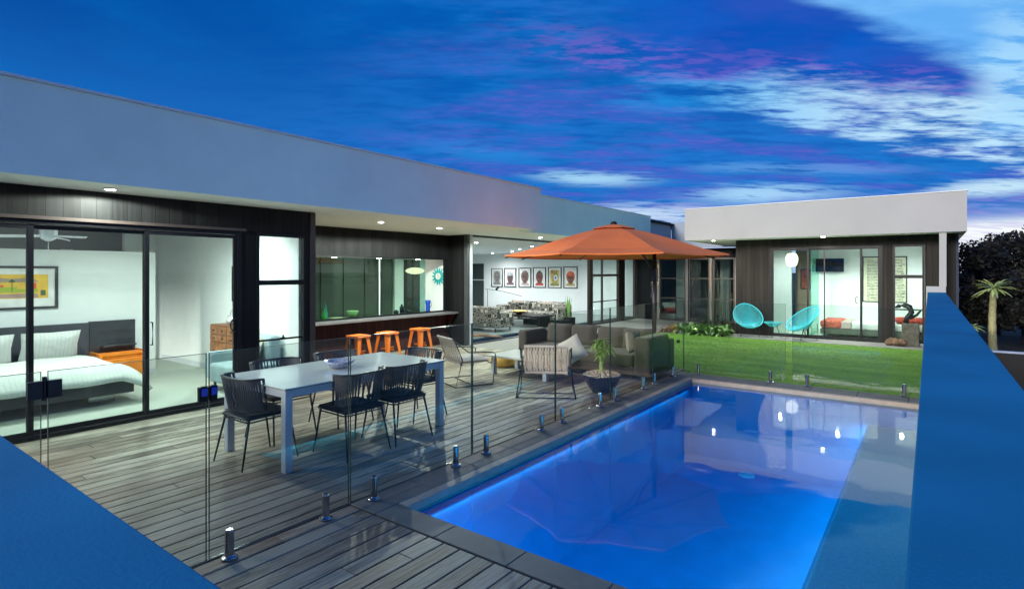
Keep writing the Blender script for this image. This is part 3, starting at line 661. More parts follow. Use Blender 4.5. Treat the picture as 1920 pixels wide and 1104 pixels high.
# ------------------------------------------------------------------ bar stools
def stool(x, y, label):
    zt = .565; t = thing('bar_stool', label, 'stool', (x, y, 0), R(4), 'orange metal stools at the servery bench')
    m = MB(); m.obox((0,0,zt-.008), (.32,.32,.016)); m.obox((0,0,zt-.03), (.325,.325,.028)); m.build('seat', M_orange, t, world=False, bevel=.012, seg=3)
    for a in (-1,1):
        for b in (-1,1):
            m = MB(); T1 = Vector((a*.14, b*.14, zt-.03)); B1 = Vector((a*.205, b*.205, 0))
            w0, w1 = .058, .034
            vs = []
            for Pn, w in ((T1, w0), (B1, w1)):
                vs += [Pn+Vector((0,0,0)), Pn+Vector((-a*w*1.5,0,0)), Pn+Vector((-a*w*1.5,-b*.006,0)), Pn+Vector((-a*.006,-b*.006,0)), Pn+Vector((-a*.006,-b*w*1.5,0)), Pn+Vector((0,-b*w*1.5,0))]
            m.add(vs, [(0,1,7,6),(1,2,8,7),(2,3,9,8),(3,4,10,9),(4,5,11,10),(5,0,6,11),(0,5,4,3),(0,3,2,1),(6,9,10,11),(6,7,8,9)])
            m.build('leg', M_orange, t, world=False)
    m = MB(); m.obox((0,0,.22), (.34,.012,.025)); m.obox((0,0,.247), (.012,.34,.025)); m.build('brace', M_orange, t, world=False)
    return t
for px, lab in ((672, 'orange metal bar stool farthest left at the servery bench'), (727, 'orange metal bar stool in the middle of the three at the servery bench'), (788, 'orange metal bar stool nearest the dark pier at the servery bench')):
    a = (px-960)/1046; dx, dy = -.599+.801*a, .801+.599*a; t_ = -8.62/dx
    stool(-8.62, dy*t_, lab)

# ------------------------------------------------------------------ lounge setting
def lounge_chair(loc, rz, label, rope):
    t = thing('rope_armchair', label, 'armchair', loc, rz, 'rope armchairs by the coffee table')
    w = .33
    m = MB()
    for s in (-1, 1):
        m.tube([(s*w, -.30, .66), (s*(w+.02), -.33, .70), (s*(w+.03), -.10, .52), (s*(w+.03), .30, .50), (s*(w+.03), .36, .47), (s*(w+.06), .30, .012), (s*(w+.08), -.34, .012), (s*(w+.02), -.20, .40), (s*w, -.30, .66)], .0095, 8)
    m.tube([(-w-.08, -.34, .012), (w+.08, -.34, .012)], .008, 8); m.tube([(-w-.07, -.02, .012), (w+.07, -.02, .012)], .007, 8); m.tube([(-w-.02, .30, .33), (w+.02, .30, .33)], .008, 8); m.tube([(-w, -.19, .33), (w, -.19, .33)], .008, 8)
    m.tube([(-w+.03, -.33, .72), (w-.03, -.33, .72)], .011, 8); m.tube([(-w+.03, -.20, .34), (w-.03, -.20, .34)], .011, 8)
    m.build('frame', M_gunmetal, t, world=False, smooth=True)
    m = MB(); N = 15
    for k in range(N):
        x0 = -w+.045+(2*w-.09)*k/(N-1)
        for sgn in (1, -1):
            x1 = x0+sgn*.020; pts = []
            for j, (u, dy) in enumerate(((0, .0), (.33, .006), (.66, .006), (1, 0))):
                pts.append(((x0+(x1-x0)*(1-abs(2*u-1)))*1.0, -.335+.135*u-dy*sgn*0-.012*sgn*(.5 if k % 2 else -.5), .722-.385*u))
            for a, b in zip(pts, pts[1:]):
                m.add([(a[0]-.0115, a[1], a[2]), (a[0]+.0115, a[1], a[2]), (b[0]+.0115, b[1], b[2]), (b[0]-.0115, b[1], b[2]), (a[0]-.0115, a[1]+.006, a[2]), (a[0]+.0115, a[1]+.006, a[2]), (b[0]+.0115, b[1]+.006, b[2]), (b[0]-.0115, b[1]+.006, b[2])],
                      [(0,1,2,3),(7,6,5,4),(0,4,5,1),(1,5,6,2),(2,6,7,3),(3,7,4,0)])
    m.tube([(-w+.03, -.345, .722), (w-.03, -.345, .722)], .018, 8); m.tube([(-w+.03, -.205, .337), (w-.03, -.205, .337)], .018, 8)
    m.build('rope_back', rope, t, world=False)
    m = MB(); m.cushion((0, .04, .375), (.58, .52, .10), puff=.3); m.build('seat_cushion', P('seat_cream', (.50,.47,.42), .9, bump=.3), t, world=False, smooth=True)
    return t
lounge_chair((-4.42, 6.74, 0), R(32), 'beige rope armchair seen from behind, standing in front of the outdoor sofa', M_rope)
lounge_chair((-5.93, 6.68, 0), R(-24), 'greige rope armchair standing beyond the far end of the dining table', M_cord2)
T = thing('coffee_table', 'low white coffee table between the rope armchairs and the outdoor sofa', 'table', (-5.45, 7.85, 0))
m = MB(); m.box(-6.1, -4.85, 7.42, 8.28, .30, .33); m.build('table_top', P('marble_top', (.62,.64,.62), .3, var=.05), T, bevel=.004)
for (x, y) in ((-6.04, 7.48), (-4.98, 7.48), (-6.04, 8.16), (-4.98, 8.16)):
    m = MB(); m.box(x, x+.07, y, y+.07, 0, .299); m.build('leg', M_white, T)
S = thing('outdoor_sofa', 'low taupe fabric corner sofa with loose back cushions and high right arm', 'sofa', (-4.9, 9.0, 0))
m = MB(); m.box(-6.22, -3.56, 8.42, 9.5, .07, .20); m.build('base', M_sofa, S, bevel=.02)
for (a, b) in ((-6.05, -4.92), (-4.91, -3.84)):
    m = MB(); m.box(a, b, 8.40, 9.22, .205, .40); m.build('seat_cushion', M_sofa, S, bevel=.045, seg=3)
m = MB(); m.box(-6.24, -3.56, 9.28, 9.52, .07, .60); m.build('back', M_sofa, S, bevel=.04, seg=3)
m = MB(); m.box(-6.26, -6.06, 8.55, 9.27, .07, .66); m.build('arm', M_sofa, S, bevel=.05, seg=3)
m = MB(); m.box(-3.82, -3.56, 8.38, 9.27, .07, .70); m.build('arm', M_sofa, S, bevel=.05, seg=3)
for i, x in enumerate((-5.72, -5.18, -4.62, -4.12)):
    m = MB(); m.cushion((x, 9.17, .56), (.56, .42, .20), M=Matrix.Rotation(R(78), 3, 'X'), puff=.28); m.build('back_cushion', M_sofa, S, smooth=True)
for lab, loc, sz, rot, mt in (('upright taupe roll cushion leaning on the right arm of the outdoor sofa', (-3.93, 8.62, .60), (.36,.40,.16), R(88), P('taupe_light', (.24,.215,.19), .9)),):
    m = MB(); m.cushion(loc, sz, M=Matrix.Rotation(R(80), 3, 'Y') @ Matrix.Rotation(R(90), 3, 'X') if False else Matrix.Rotation(R(84), 3, 'Y'), puff=.3); tag(m.build('cushion', mt, None, smooth=True), lab, 'cushion')
m = MB(); m.cushion((-4.22, 7.12, .60), (.36,.36,.12), M=Matrix.Rotation(R(32), 3, 'Z') @ Matrix.Rotation(R(-30), 3, 'Y') @ Matrix.Rotation(R(75), 3, 'X'), puff=.4)
tag(m.build('cushion', P('cream_cushion', (.62,.58,.50), .9), None, smooth=True), 'cream scatter cushion sticking out past the right side of the beige rope armchair', 'cushion')
m = MB(); m.lathe([(.20, 0), (.26, .05), (.27, .13), (.22, .20), (.05, .22)], (-6.35, 8.25, 0), 24); tag(m.build('pouf', P('mustard_fabric', (.62,.36,.06), .9), None, smooth=True), 'small mustard yellow pouf on the deck left of the outdoor sofa', 'pouf')

# succulent tree in a bowl planter
def leafblade(m, base, direction, length, width, droop=.3, n=4, r=None):
    d = Vector(direction).normalized(); side = d.cross(Vector((0,0,1)))
    if side.length < .05: side = Vector((1,0,0))
    side.normalize(); pts = []
    for i in range(n+1):
        u = i/n; p = Vector(base)+d*length*u+Vector((0,0,-droop*length*u*u)); w = width*math.sin(math.pi*min(1, .12+u*.88))**.8 if i < n else 0
        pts.append((p, w))
    vs = []; 
    for p, w in pts: vs += [p-side*w/2, p+Vector((0,0,-w*.18)), p+side*w/2]
    fs = []
    for i in range(n): a = i*3; fs += [(a, a+1, a+4, a+3), (a+1, a+2, a+5, a+4)]
    m.add(vs, fs, r)
PT = thing('potted_succulent_tree', 'small green succulent tree in a wide black bowl of pebbles beside the fence', 'potted plant', (-3.82, 7.30, 0))
c0 = (-3.82, 7.30, 0)
m = MB(); m.lathe([(.12, 0), (.155, .02), (.235, .14), (.275, .245), (.28, .262), (.262, .262), (.25, .235), (.1, .21)], c0, 36); m.build('bowl', M_pot, PT, smooth=True)
m = MB(); rg = random.Random(5)
for k in range(420):
    r_ = .255*math.sqrt(rg.random()); a = rg.random()*6.283; s = rg.uniform(.010, .021); z = .252+.045*(1-(r_/.26)**2)+rg.uniform(0,.012)
    cx, cy = c0[0]+r_*math.cos(a), c0[1]+r_*math.sin(a); n = 6; vs = []
    Mr = Matrix.Rotation(rg.random()*6, 3, (rg.random(), rg.random(), rg.random()+.1))
    for (x, y, z_) in ((1,0,0),(-1,0,0),(0,1,0),(0,-1,0),(0,0,.7),(0,0,-.7),(.6,.6,.4),(-.6,.6,-.4),(.6,-.6,-.4),(-.6,-.6,.4)): pass
    ico = [(0,0,.75),(.9,0,.2),(.28,.85,.2),(-.73,.53,.2),(-.73,-.53,.2),(.28,-.85,.2),(.73,.53,-.3),(-.28,.85,-.3),(-.9,0,-.3),(-.28,-.85,-.3),(.73,-.53,-.3),(0,0,-.75)]
    vs = [Vector((cx, cy, z)) + Mr @ Vector(p_)*s for p_ in ico]
    m.add(vs, [(0,1,2),(0,2,3),(0,3,4),(0,4,5),(0,5,1),(1,6,2),(2,7,3),(3,8,4),(4,9,5),(5,10,1),(2,6,7),(3,7,8),(4,8,9),(5,9,10),(1,10,6),(11,7,6),(11,8,7),(11,9,8),(11,10,9),(11,6,10)])
def attrmat(name, lo, hi, rough=.6):
    m_, t, out = nt(name); a = nn(t, 'ShaderNodeAttribute', attribute_name='rnd'); b = nn(t, 'ShaderNodeBsdfPrincipled', i_Roughness=rough)
    t.links.new(ramp(t, a.outputs['Fac'], [(0, lo), (1, hi)]), b.inputs['Base Color']); t.links.new(b.outputs[0], out.inputs[0]); return m_
m.build('pebbles', attrmat('pebble_mix', (.35,.24,.14), (.78,.68,.52)), PT, smooth=True)
m = MB(); b0 = Vector(c0)
tips = []
m.tube([b0+Vector(p) for p in ((.0,0,.22), (.005,0,.30), (-.01,0,.38), (.0,0,.46))], [.045,.036,.032,.028], 10)
for (dx, dy, h) in ((-.10,.02,.70), (.09,.03,.66), (.01,-.06,.62), (-.04,.07,.74)):
    m.tube([b0+Vector((0,0,.44)), b0+Vector((dx*.4,dy*.4,.52)), b0+Vector((dx,dy,h))], [.026,.018,.012], 8); tips.append(b0+Vector((dx,dy,h)))
m.build('stem', M_stem, PT, smooth=True)
m = MB()
for tp in tips:
    for k in range(46):
        a = rg.random()*6.283; e = rg.uniform(-.5, 1.2)
        leafblade(m, tp+Vector((0,0,rg.uniform(-.07,.02))), (math.cos(a), math.sin(a), math.tan(e)*.6), rg.uniform(.08,.16), .024, .5)
M_leafmix = attrmat('leaf_mix', (.10,.22,.04), (.42,.58,.18), .45)
m.build('leaves', M_leafmix, PT)

# ------------------------------------------------------------------ umbrella
UC = Vector((-4.35, 8.75, 0)); RU = 1.90
vd = Vector((UC.x, UC.y, 0)).normalized(); rv = Vector((vd.y, -vd.x, 0))
U = thing('umbrella', 'large orange octagonal cantilever umbrella over the outdoor sofa', 'umbrella', (-4.02, 9.72, 0))
cor = [UC + (-vd*math.cos(R(-24+45*k)) + rv*math.sin(R(-24+45*k)))*RU for k in range(8)]
ZR, ZA = 2.025, 2.58
def canopy(rings, hem=True):
    m = MB(); vs = []; nseg = 6
    for (f, z, sag) in rings:
        for k in range(8):
            A, B = cor[k], cor[(k+1) % 8]
            for j in range(nseg):
                u = j/nseg; p = A.lerp(B, u); s_ = math.sin(math.pi*u)
                q = UC + (p-UC)*f*(1-.035*s_*f); vs.append((q.x, q.y, z + sag*s_))
    n = 8*nseg; fs = []
    for i in range(len(rings)-1):
        for k in range(n): fs.append((i*n+k, i*n+(k+1) % n, (i+1)*n+(k+1) % n, (i+1)*n+k))
    m.add(vs, fs); return m
m = canopy([(.10, ZA-.075, 0), (.3, ZA-.16, -.004), (.55, ZA-.305, -.014), (.8, ZA-.465, -.022), (1.0, ZR, -.012), (1.0, ZR-.018, -.012)]); o = m.build('canopy', M_canvas, U)
sm = o.modifiers.new('t', 'SOLIDIFY'); sm.thickness = .003
m = canopy([(.012, ZA-.005, 0), (.10, ZA-.035, 0), (.2, ZA-.088, -.004)]); o = m.build('vent_canopy', M_canvas, U)
m = MB(); m.lathe([(.05, -.02), (.06, 0), (.045, .03), (.012, .045)], (UC.x, UC.y, ZA), 16); m.build('finial', M_black, U, smooth=True)
hub = Vector((UC.x, UC.y, ZA-.30))
for c_ in cor:
    e = Vector((c_.x, c_.y, ZR-.012)); m = MB(); tp = Vector((UC.x, UC.y, ZA-.09))
    pts = [tp+(e-tp)*u+Vector((0,0,-.028-.05*math.sin(math.pi*u)*0)) for u in (0.03,.5,1.0)]
    pts[1].z = ZA-.30
    m.tube(pts, .011, 6); mid = pts[1]; m.tube([hub, mid], .008, 6); m.build('rib', M_bronze, U)
m = MB(); m.lathe([(.03, 0), (.05, .03), (.05, .2), (.03, .25)], (UC.x, UC.y, ZA-.36), 14); m.build('hub', M_black, U)
pb = Vector((-4.02, 9.72, 0))
m = MB(); m.tube([pb+Vector((0,0,.04)), pb+Vector((0,0,2.22))], .038, 16); m.build('pole', M_bronze, U, smooth=True)
m = MB(); m.tube([pb+Vector((0,0,2.2)), (UC.x, UC.y, ZA-.2)], .026, 10); m.tube([pb+Vector((0,0,1.75)), pb.lerp(Vector((UC.x,UC.y,0)), .5)+Vector((0,0,2.27))], .018, 8); m.build('arm', M_bronze, U, smooth=True)
m = MB(); m.obox(pb+Vector((.0,-.0,1.70)), (.11,.13,.26)); q = m.build('crank_box', M_gunmetal, U, bevel=.02)
m = MB(); m.tube([pb+Vector((.06,-.05,1.66)), pb+Vector((.13,-.08,1.66)), pb+Vector((.13,-.08,1.57))], .009, 8); m.build('crank_handle', M_steel, q)
m = MB(); m.box(pb.x-.3, pb.x+.3, pb.y-.18, pb.y+.2, .001, .04); m.build('base', M_black, U, bevel=.005)

# ------------------------------------------------------------------ turquoise cord chairs
def egg_chair(loc, rz, label):
    t = thing('cord_chair', label, 'chair', loc, rz, 'turquoise cord chairs outside the guest wing')
    def rim(a):
        # tilted egg hoop: back high, front low
        y = .40*math.cos(a)*1.0; x = .37*math.sin(a)*(1-.12*math.cos(a))
        return Vector((x, -y*.98-.02, .56+.30*math.cos(a)))
    def low(a): return Vector((.13*math.sin(a), -.12*math.cos(a)+.02, .305))
    n = 48; m = MB(); m.tube([rim(2*math.pi*k/n) for k in range(n)], .014, 8, closed=True); m.build('rim', M_turq, t, world=False, smooth=True)
    m = MB()
    for k in range(64):
        a = 2*math.pi*k/64; p, q = rim(a), low(a); mid = (p+q)/2+Vector((0, .02, -.055)); m.tube([p, mid, q], .0065, 4, caps=False)
    m.tube([low(2*math.pi*k/20) for k in range(20)], .02, 6, closed=True); m.lathe([(.12, 0), (.12, .01)], (0, .02, .298), 20)
    m.build('woven_cord', M_turq, t, world=False)
    m = MB()
    m.tube([(-.24,-.24,.43), (-.20,-.28,.003), (0,-.10,.28), (.20,-.28,.003), (.24,-.24,.43)], .008, 6)
    for s in (-1, 1): m.tube([(s*.26, .16, .38), (s*.24, .28, .003), (s*.10, .06, .29)], .008, 6)
    m.build('leg_frame', M_gunmetal, t, world=False)
    return t
egg_chair((-3.98, 16.12, .004), R(206), 'turquoise cord egg chair on the left, in front of the brown cladding')
egg_chair((-2.62, 16.02, .004), R(142), 'turquoise cord egg chair on the right, in front of the guest room glass')
t = thing('side_table', 'small round turquoise cord side table between the two egg chairs', 'table', (-3.33, 16.1, .004))
m = MB(); n = 32; m.tube([(.22*math.cos(2*math.pi*k/n), .22*math.sin(2*math.pi*k/n), .40) for k in range(n)], .012, 8, closed=True)
for k in range(36): a = 2*math.pi*k/36; m.tube([(.22*math.cos(a), .22*math.sin(a), .40), (.09*math.cos(a), .09*math.sin(a), .30)], .006, 4)
m.lathe([(.09, 0), (.09, .012)], (0,0,.294), 16); m.build('basket', M_turq, t, world=False)
m = MB(); m.lathe([(.215, 0), (.215, .006)], (0,0,.401), 28); m.build('glass_top', G_win, t, world=False)
for k in range(3):
    a = 2.1*k+.4; m = MB(); m.tube([(.16*math.cos(a), .16*math.sin(a), .37), (.09*math.cos(a), .09*math.sin(a), .28), (.20*math.cos(a+.2), .20*math.sin(a+.2), .003)], .007, 6); m.build('leg', M_gunmetal, t, world=False)

# sculpture by the window
t = thing('stone_sculpture', 'dark figure sculpture on a rough grey stone block by the guest room window', 'sculpture', (-.35, 16.2, 0))
m = MB(); m.obox((0,0,.27), (.34,.3,.54)); o = m.build('stone_block', P('rough_stone', (.12,.11,.09), .9, var=.4, scale=12, bump=1, bscale=30), t, world=False, bevel=.03)
m = MB(); rg = random.Random(9)
for k in range(7): m.lathe([(.04,0),(.10,.05),(.07,.12),(.02,.15)], (-.2-.03*k+rg.uniform(-.1,.1), -.12+rg.uniform(-.1,.08), .0+.06*rg.random()), 7)
m.build('rocks', P('rust_rock', (.17,.10,.06), .9, var=.5, scale=10, bump=1, bscale=30), t, world=False)
m = MB(); m.tube([(-.10,0,.55), (-.06,0,.68), (.02,0,.80), (-.02,0,.92), (-.12,0,.97), (-.22,0,.94), (-.30,0,.90)], [.06,.055,.06,.065,.07,.05,.02], 10); m.tube([(-.02,0,.66), (.12,0,.74), (.20,0,.86)], [.04,.03,.02], 8); m.build('figure', P('bronze_cast', (.02,.03,.028), .35, metal=.5), t, world=False, smooth=True)

# ------------------------------------------------------------------ plants
def broadleaf(x, y, h, n, label, mat, name='broadleaf_plant', w=.05, group='plants in the garden bed', seed=0):
    rg = random.Random(seed+int(x*100)+int(y*31)); m = MB()
    for k in range(n):
        a = rg.random()*6.283; e = rg.uniform(.1, 1.3); L_ = h*rg.uniform(.6, 1.15)
        b = (x+rg.uniform(-.08,.08), y+rg.uniform(-.08,.08), rg.uniform(0, h*.35)); leafblade(m, b, (math.cos(a), math.sin(a), math.tan(e)*.8), L_, w*rg.uniform(.7,1.3), .55)
    t = thing(name, label, 'plant', (x, y, -.02), 0, group); m.build('leaves', mat, t)
    s = MB(); s.tube([(x, y, -.03), (x+.01, y, h*.4)], [.018, .008], 6); s.build('stem', M_stem, t); return t
M_gr1 = attrmat('leaf_bright', (.04,.12,.025), (.20,.38,.09), .35)
M_gr2 = attrmat('leaf_yellow', (.30,.26,.03), (.60,.45,.06), .5)
M_gr3 = attrmat('leaf_rust', (.10,.05,.03), (.26,.14,.07), .6)
rg = random.Random(21); k = 0
for row, (yy, cnt) in enumerate(((15.85, 9), (16.3, 9), (16.85, 9))):
    for i in range(cnt):
        x = -5.75+i*.155+rg.uniform(-.05,.05)-row*.1; k += 1
        broadleaf(x, yy+rg.uniform(-.12,.12), rg.uniform(.26,.36), 34, 'low glossy green broadleaf plant in the garden bed between the path and the egg chairs', M_gr1, w=.075, group='broadleaf plants in the garden bed', seed=k)
for i, (x, yy) in enumerate(((-6.25, 15.8), (-6.1, 16.1), (-5.95, 15.85), (-6.3, 16.5))):
    broadleaf(x, yy, .26, 40, 'low rust brown foliage plant at the path end of the garden bed', M_gr3, name='rust_leaf_plant', w=.03, group='rust brown plants in the garden bed')
broadleaf(-6.02, 15.98, .34, 34, 'yellow leaved plant at the left end of the garden bed', M_gr2, name='yellow_leaf_plant', w=.035, group=None)
broadleaf(-5.5, 17.6, .7, 26, 'dark slender bush behind the garden bed plants', attrmat('leaf_dark', (.01,.03,.015), (.05,.10,.05), .5), name='dark_bush', w=.05, group=None)
for i, (x, yy, lab) in enumerate(((-5.25, 17.3, 'clump of tall reed stems before the entry windows, left of the two'), (-4.85, 17.1, 'clump of tall reed stems against the guest wing corner, right of the two'))):
    t = thing('reed_clump', lab, 'plant', (x, yy, -.02)); m = MB(); rr = random.Random(i)
    for q_ in range(13):
        dx, dy = rr.uniform(-.16,.16), rr.uniform(-.14,.14); h = rr.uniform(.8, 1.45 if i == 0 else 1.9)
        m.tube([(x+dx, yy+dy, -.02), (x+dx*1.2, yy+dy, h*.5), (x+dx*1.5+rr.uniform(-.05,.05), yy+dy, h)], [.008,.007,.003], 5)
    m.build('stems', attrmat('reed%d' % i, (.015,.03,.012), (.07,.10,.04), .5), t)

# palm like succulent trees beyond the parapet
def pachy(x, y, z0, h, cr, label):
    t = thing('palm_tree', label, 'palm', (x, y, z0)); m = MB(); rr = random.Random(int(x*77)); N = 14; pts = []; rad = []
    for i in range(N+1):
        u = i/N; pts.append((x-.06*math.sin(u*2.2)+.05*u, y, z0+h*u)); rad.append((.088-.03*u)*(1+.10*(i % 2)))
    m.tube(pts, rad, 12); m.build('trunk', P('spiny_trunk', (.22,.22,.12), .9, var=.45, scale=45, bump=1, bscale=60), t)
    tp = Vector(pts[-1]); m = MB()
    for k in range(30):
        a = k*2.4; e = rr.uniform(-.45, 1.1); leafblade(m, tp, (math.cos(a), math.sin(a), math.tan(e)*.7), cr*rr.uniform(.75,1.1), .062, .35, n=6)
    m.build('fronds', attrmat('frond', (.22,.34,.10), (.55,.66,.30), .5), t); return t
pachy(1.22, 17.3, SEA, 1.82, .50, 'palm with a pale spiny trunk lit from below beyond the right parapet')
pachy(.72, 15.3, SEA, 1.05, .24, 'small palm just over the edge of the parapet beside the guest wing')
o = MB().lathe([(.05,0),(.06,.08),(.04,.1)], (1.05, 16.6, SEA)).build('palm_or_fill_light', M_black); tag(o, 'small black garden uplight at the foot of the lit palm', 'garden light')
spot('palm_or_fill_spot', (1.05, 16.5, SEA+.15), 95, o if False else None, size=50, target=(1.2, 17.3, 1.2), c=(1,.9,.65), rad=.03)

# dark trees beyond
def tree(x, y, h, w, n, label, seed, cone=False):
    rr = random.Random(seed); t = thing('dark_tree', label, 'tree', (x, y, SEA), 0, 'dark trees beyond the parapet'); m = MB()
    m.tube([(x, y, SEA), (x+.05, y, h*.5), (x, y, h*.85)], [.14, .09, .03], 8)
    for k in range(5):
        a = rr.random()*6.28; m.tube([(x, y, h*(.3+.1*k)), (x+math.cos(a)*w*.5, y+math.sin(a)*w*.5, h*(.42+.1*k))], [.05,.015], 5)
    m.build('trunk', P('bark', (.05,.04,.03), .9), t)
    m = MB(); cl = []
    for k in range(34):
        u = rr.random(); zc = h*(.12+.86*u); rr_ = w*((1-u)*.9+.12 if cone else math.sqrt(max(.05, 1-(2*u-1.0)**2*.75)))
        a = rr.random()*6.28; q = rr_*math.sqrt(rr.random()); cl.append((x+math.cos(a)*q, y+math.sin(a)*q, zc, w*rr.uniform(.2,.42)))
    for k in range(n):
        cx, cy, cz, cr = cl[rr.randrange(len(cl))]; d = Vector((rr.gauss(0,1), rr.gauss(0,1), rr.gauss(0,1))).normalized()*cr*rr.random()**.5
        s = rr.uniform(.04,.09); p = Vector((cx,cy,cz))+d; a = Vector((rr.uniform(-1,1), rr.uniform(-1,1), rr.uniform(-1,1))).normalized()*s; b = a.cross(Vector((rr.uniform(-1,1), rr.uniform(-1,1), rr.uniform(-1,1)))).normalized()*s*.6
        if p.z < SEA: continue
        m.face([p-a, p+b, p+a, p-b])
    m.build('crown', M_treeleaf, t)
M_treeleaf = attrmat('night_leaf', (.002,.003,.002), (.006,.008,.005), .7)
trees = [(1.0,21.6,2.9,1.1), (2.4,23.2,3.15,1.1), (3.3,22.4,2.8,1.0), (4.3,24,3.5,1.3), (1.9,26,3.4,1.3), (3.4,27,3.75,1.4), (5.4,26,3.9,1.5), (6.8,27,4.2,1.6), (2.3,19.9,1.9,.8), (3.4,18.5,2.6,.9)]
adj = ['nearest the guest wing wall', 'second from the guest wing wall', 'with a low rounded top in the middle of the dark row', 'with a broad crown at the right edge of the picture', 'peeking over the row just right of the fascia corner', 'tallest over the middle of the row', 'far back at the right picture edge', 'farthest right behind all the others', 'short bush directly behind the lit palm', 'narrow dark one at the right picture edge']
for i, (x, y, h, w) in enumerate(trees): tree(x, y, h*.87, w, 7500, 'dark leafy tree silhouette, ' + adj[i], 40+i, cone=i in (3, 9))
# ------------------------------------------------------------------ bedroom furniture
def plain(name, c, rough=.7, **k): return P(name, c, rough, **k)
B = thing('bed', 'low dark platform bed with a wide dark headboard and pale striped bedding', 'bed', (-9.6, 1.8, 0))
m = MB(); m.box(-10.66, -8.6, .4, 2.98, .14, .34); m.build('platform', M_darkwood, B, bevel=.006)
m = MB(); m.box(-8.95, -8.88, 2.55, 2.85, .0, .14); m.box(-10.4, -10.3, .6, 2.8, 0, .14); m.box(-8.95, -8.88, .6, .9, 0, .14); m.build('leg', M_steel, B)
m = MB(); m.box(-10.685, -10.64, .2, 3.06, .30, .95); m.build('headboard', P('headboard', (.055,.06,.075), .5), B, bevel=.004)
m = MB(); m.box(-10.685, -10.63, 3.062, 3.70, .30, .965); m.box(-10.63, -10.45, 3.2, 3.66, .56, .58) ; q = m.build('side_panel', M_darkwood, B, bevel=.004)
m = MB(); m.box(-10.62, -8.72, .55, 2.86, .341, .44); m.build('mattress', plain('mattress_white', (.7,.72,.7)), B, bevel=.04, seg=3)
# duvet: a sheet draped over the mattress
m = MB(); nx, ny = 30, 34; vs = []; rr = random.Random(2)
for i in range(nx+1):
    for j in range(ny+1):
        x = -10.25 + 1.80*i/nx; y = .30 + 2.86*j/ny
        ex = max(0, x+8.72)/.30; ey = max(0, abs(y-1.72)-1.10)/.34; e = min(1, max(ex, ey)); 
        z = .505 - .20*e**1.6 + .018*math.sin(x*9+y*3)*math.cos(y*6-x*4) - (.14*min(1, ex)*min(1, ey))
        vs.append((x - .05*max(0, e-.6), y, z))
fs = [(i*(ny+1)+j, (i+1)*(ny+1)+j, (i+1)*(ny+1)+j+1, i*(ny+1)+j+1) for i in range(nx) for j in range(ny)]
m.add(vs, fs); o = m.build('duvet', M_linen, B, smooth=True); s_ = o.modifiers.new('t', 'SOLIDIFY'); s_.thickness = .05; s_.offset = -1
for (y, lab) in ((2.52, 'pale striped pillow nearest the dark side panel of the bed headboard'), (1.75, 'pale striped pillow in the middle of the bed, cut by the left picture edge')):
    m = MB(); m.cushion((-10.42, y, .66), (.46, .70, .17), M=Matrix.Rotation(R(-68), 3, 'Y'), puff=.38, n=10); tag(m.build('pillow', M_linen, None, smooth=True), lab, 'pillow')
m = thing('storage_trunk', 'bright orange slatted storage chest beside the bed', 'chest', (-10.35, 3.4, 0)); t = m
m = MB(); m.box(-10.62, -10.12, 3.05, 3.72, .10, .40); m.build('body', P('orange_lacquer', (.85,.24,.015), .35), t, bevel=.01)
m = MB(); m.box(-10.62, -10.12, 3.05, 3.09, .40, .49); m.box(-10.62, -10.12, 3.68, 3.72, .40, .49); m.box(-10.16, -10.12, 3.09, 3.68, .45, .49); m.box(-10.4, -10.36, 3.09, 3.68, .44, .48); m.build('rail', MATS['orange_lacquer'], t, bevel=.004)
m = MB(); m.box(-10.6, -10.14, 3.07, 3.70, 0, .098); m.build('plinth', M_darkwood, t)

def framed(name, label, cat, axis, X, a0, a1, z0, z1, fw, mat_frame, mat_mount, group=None, sgn=1, depth=.03, mount_color=None):
    """picture on a wall plane; axis 'y' = wall X const, axis 'x' = wall Y const. sgn = side facing the viewer"""
    loc = (X, (a0+a1)/2, z0) if axis == 'y' else ((a0+a1)/2, X, z0)
    t = thing(name, label, cat, loc, 0, group); m = MB()
    def bx(mb, p, q, r, s, d0, d1):
        if axis == 'y': mb.box(X+sgn*d0, X+sgn*d1, p, q, r, s)
        else: mb.box(p, q, X+sgn*d0, X+sgn*d1, r, s)
    bx(m, a0, a0+fw, z0, z1, 0, depth); bx(m, a1-fw, a1, z0, z1, 0, depth); bx(m, a0+fw, a1-fw, z0, z0+fw, 0, depth-.002); bx(m, a0+fw, a1-fw, z1-fw, z1, 0, depth-.002)
    m.build('frame', mat_frame, t)
    m = MB(); bx(m, a0+fw, a1-fw, z0+fw, z1-fw, .002, .01); m.build('mount', mat_mount, t)
    def flat(poly, mat, part='print', lift=.012):
        """poly in (a,z) pairs"""
        mb = MB()
        for pl in poly:
            if axis == 'y': mb.face([(X+sgn*lift, p, z) for p, z in pl])
            else: mb.face([(p, X+sgn*lift, z) for p, z in pl])
        return mb.build(part, mat, t)
    return t, flat
M_paper = plain('paper_white', (.78,.79,.76)); 
t, flat = framed('framed_print', 'framed orange and green landscape print above the bed', 'picture', 'y', -10.698, 1.30, 2.68, 1.20, 1.84, .035, M_darkwood, M_paper)
def rect(a, b, c, d): return [(a, c), (b, c), (b, d), (a, d)]
flat([rect(1.45, 2.56, 1.36, 1.715)], plain('pr_ochre', (.80,.50,.08)), lift=.012)
flat([rect(1.45, 2.44, 1.37, 1.43)], plain('pr_mauve', (.42,.28,.24)), lift=.013)
flat([rect(1.45, 2.44, 1.45, 1.50), rect(1.7, 2.2, 1.50, 1.53)], plain('pr_green', (.38,.46,.07)), lift=.013)
flat([[(1.5,1.60),(1.62,1.66),(1.8,1.63),(1.95,1.67),(2.15,1.65),(2.35,1.67),(2.44,1.62),(2.44,1.60)]], plain('pr_hill', (.38,.30,.24)), lift=.013)
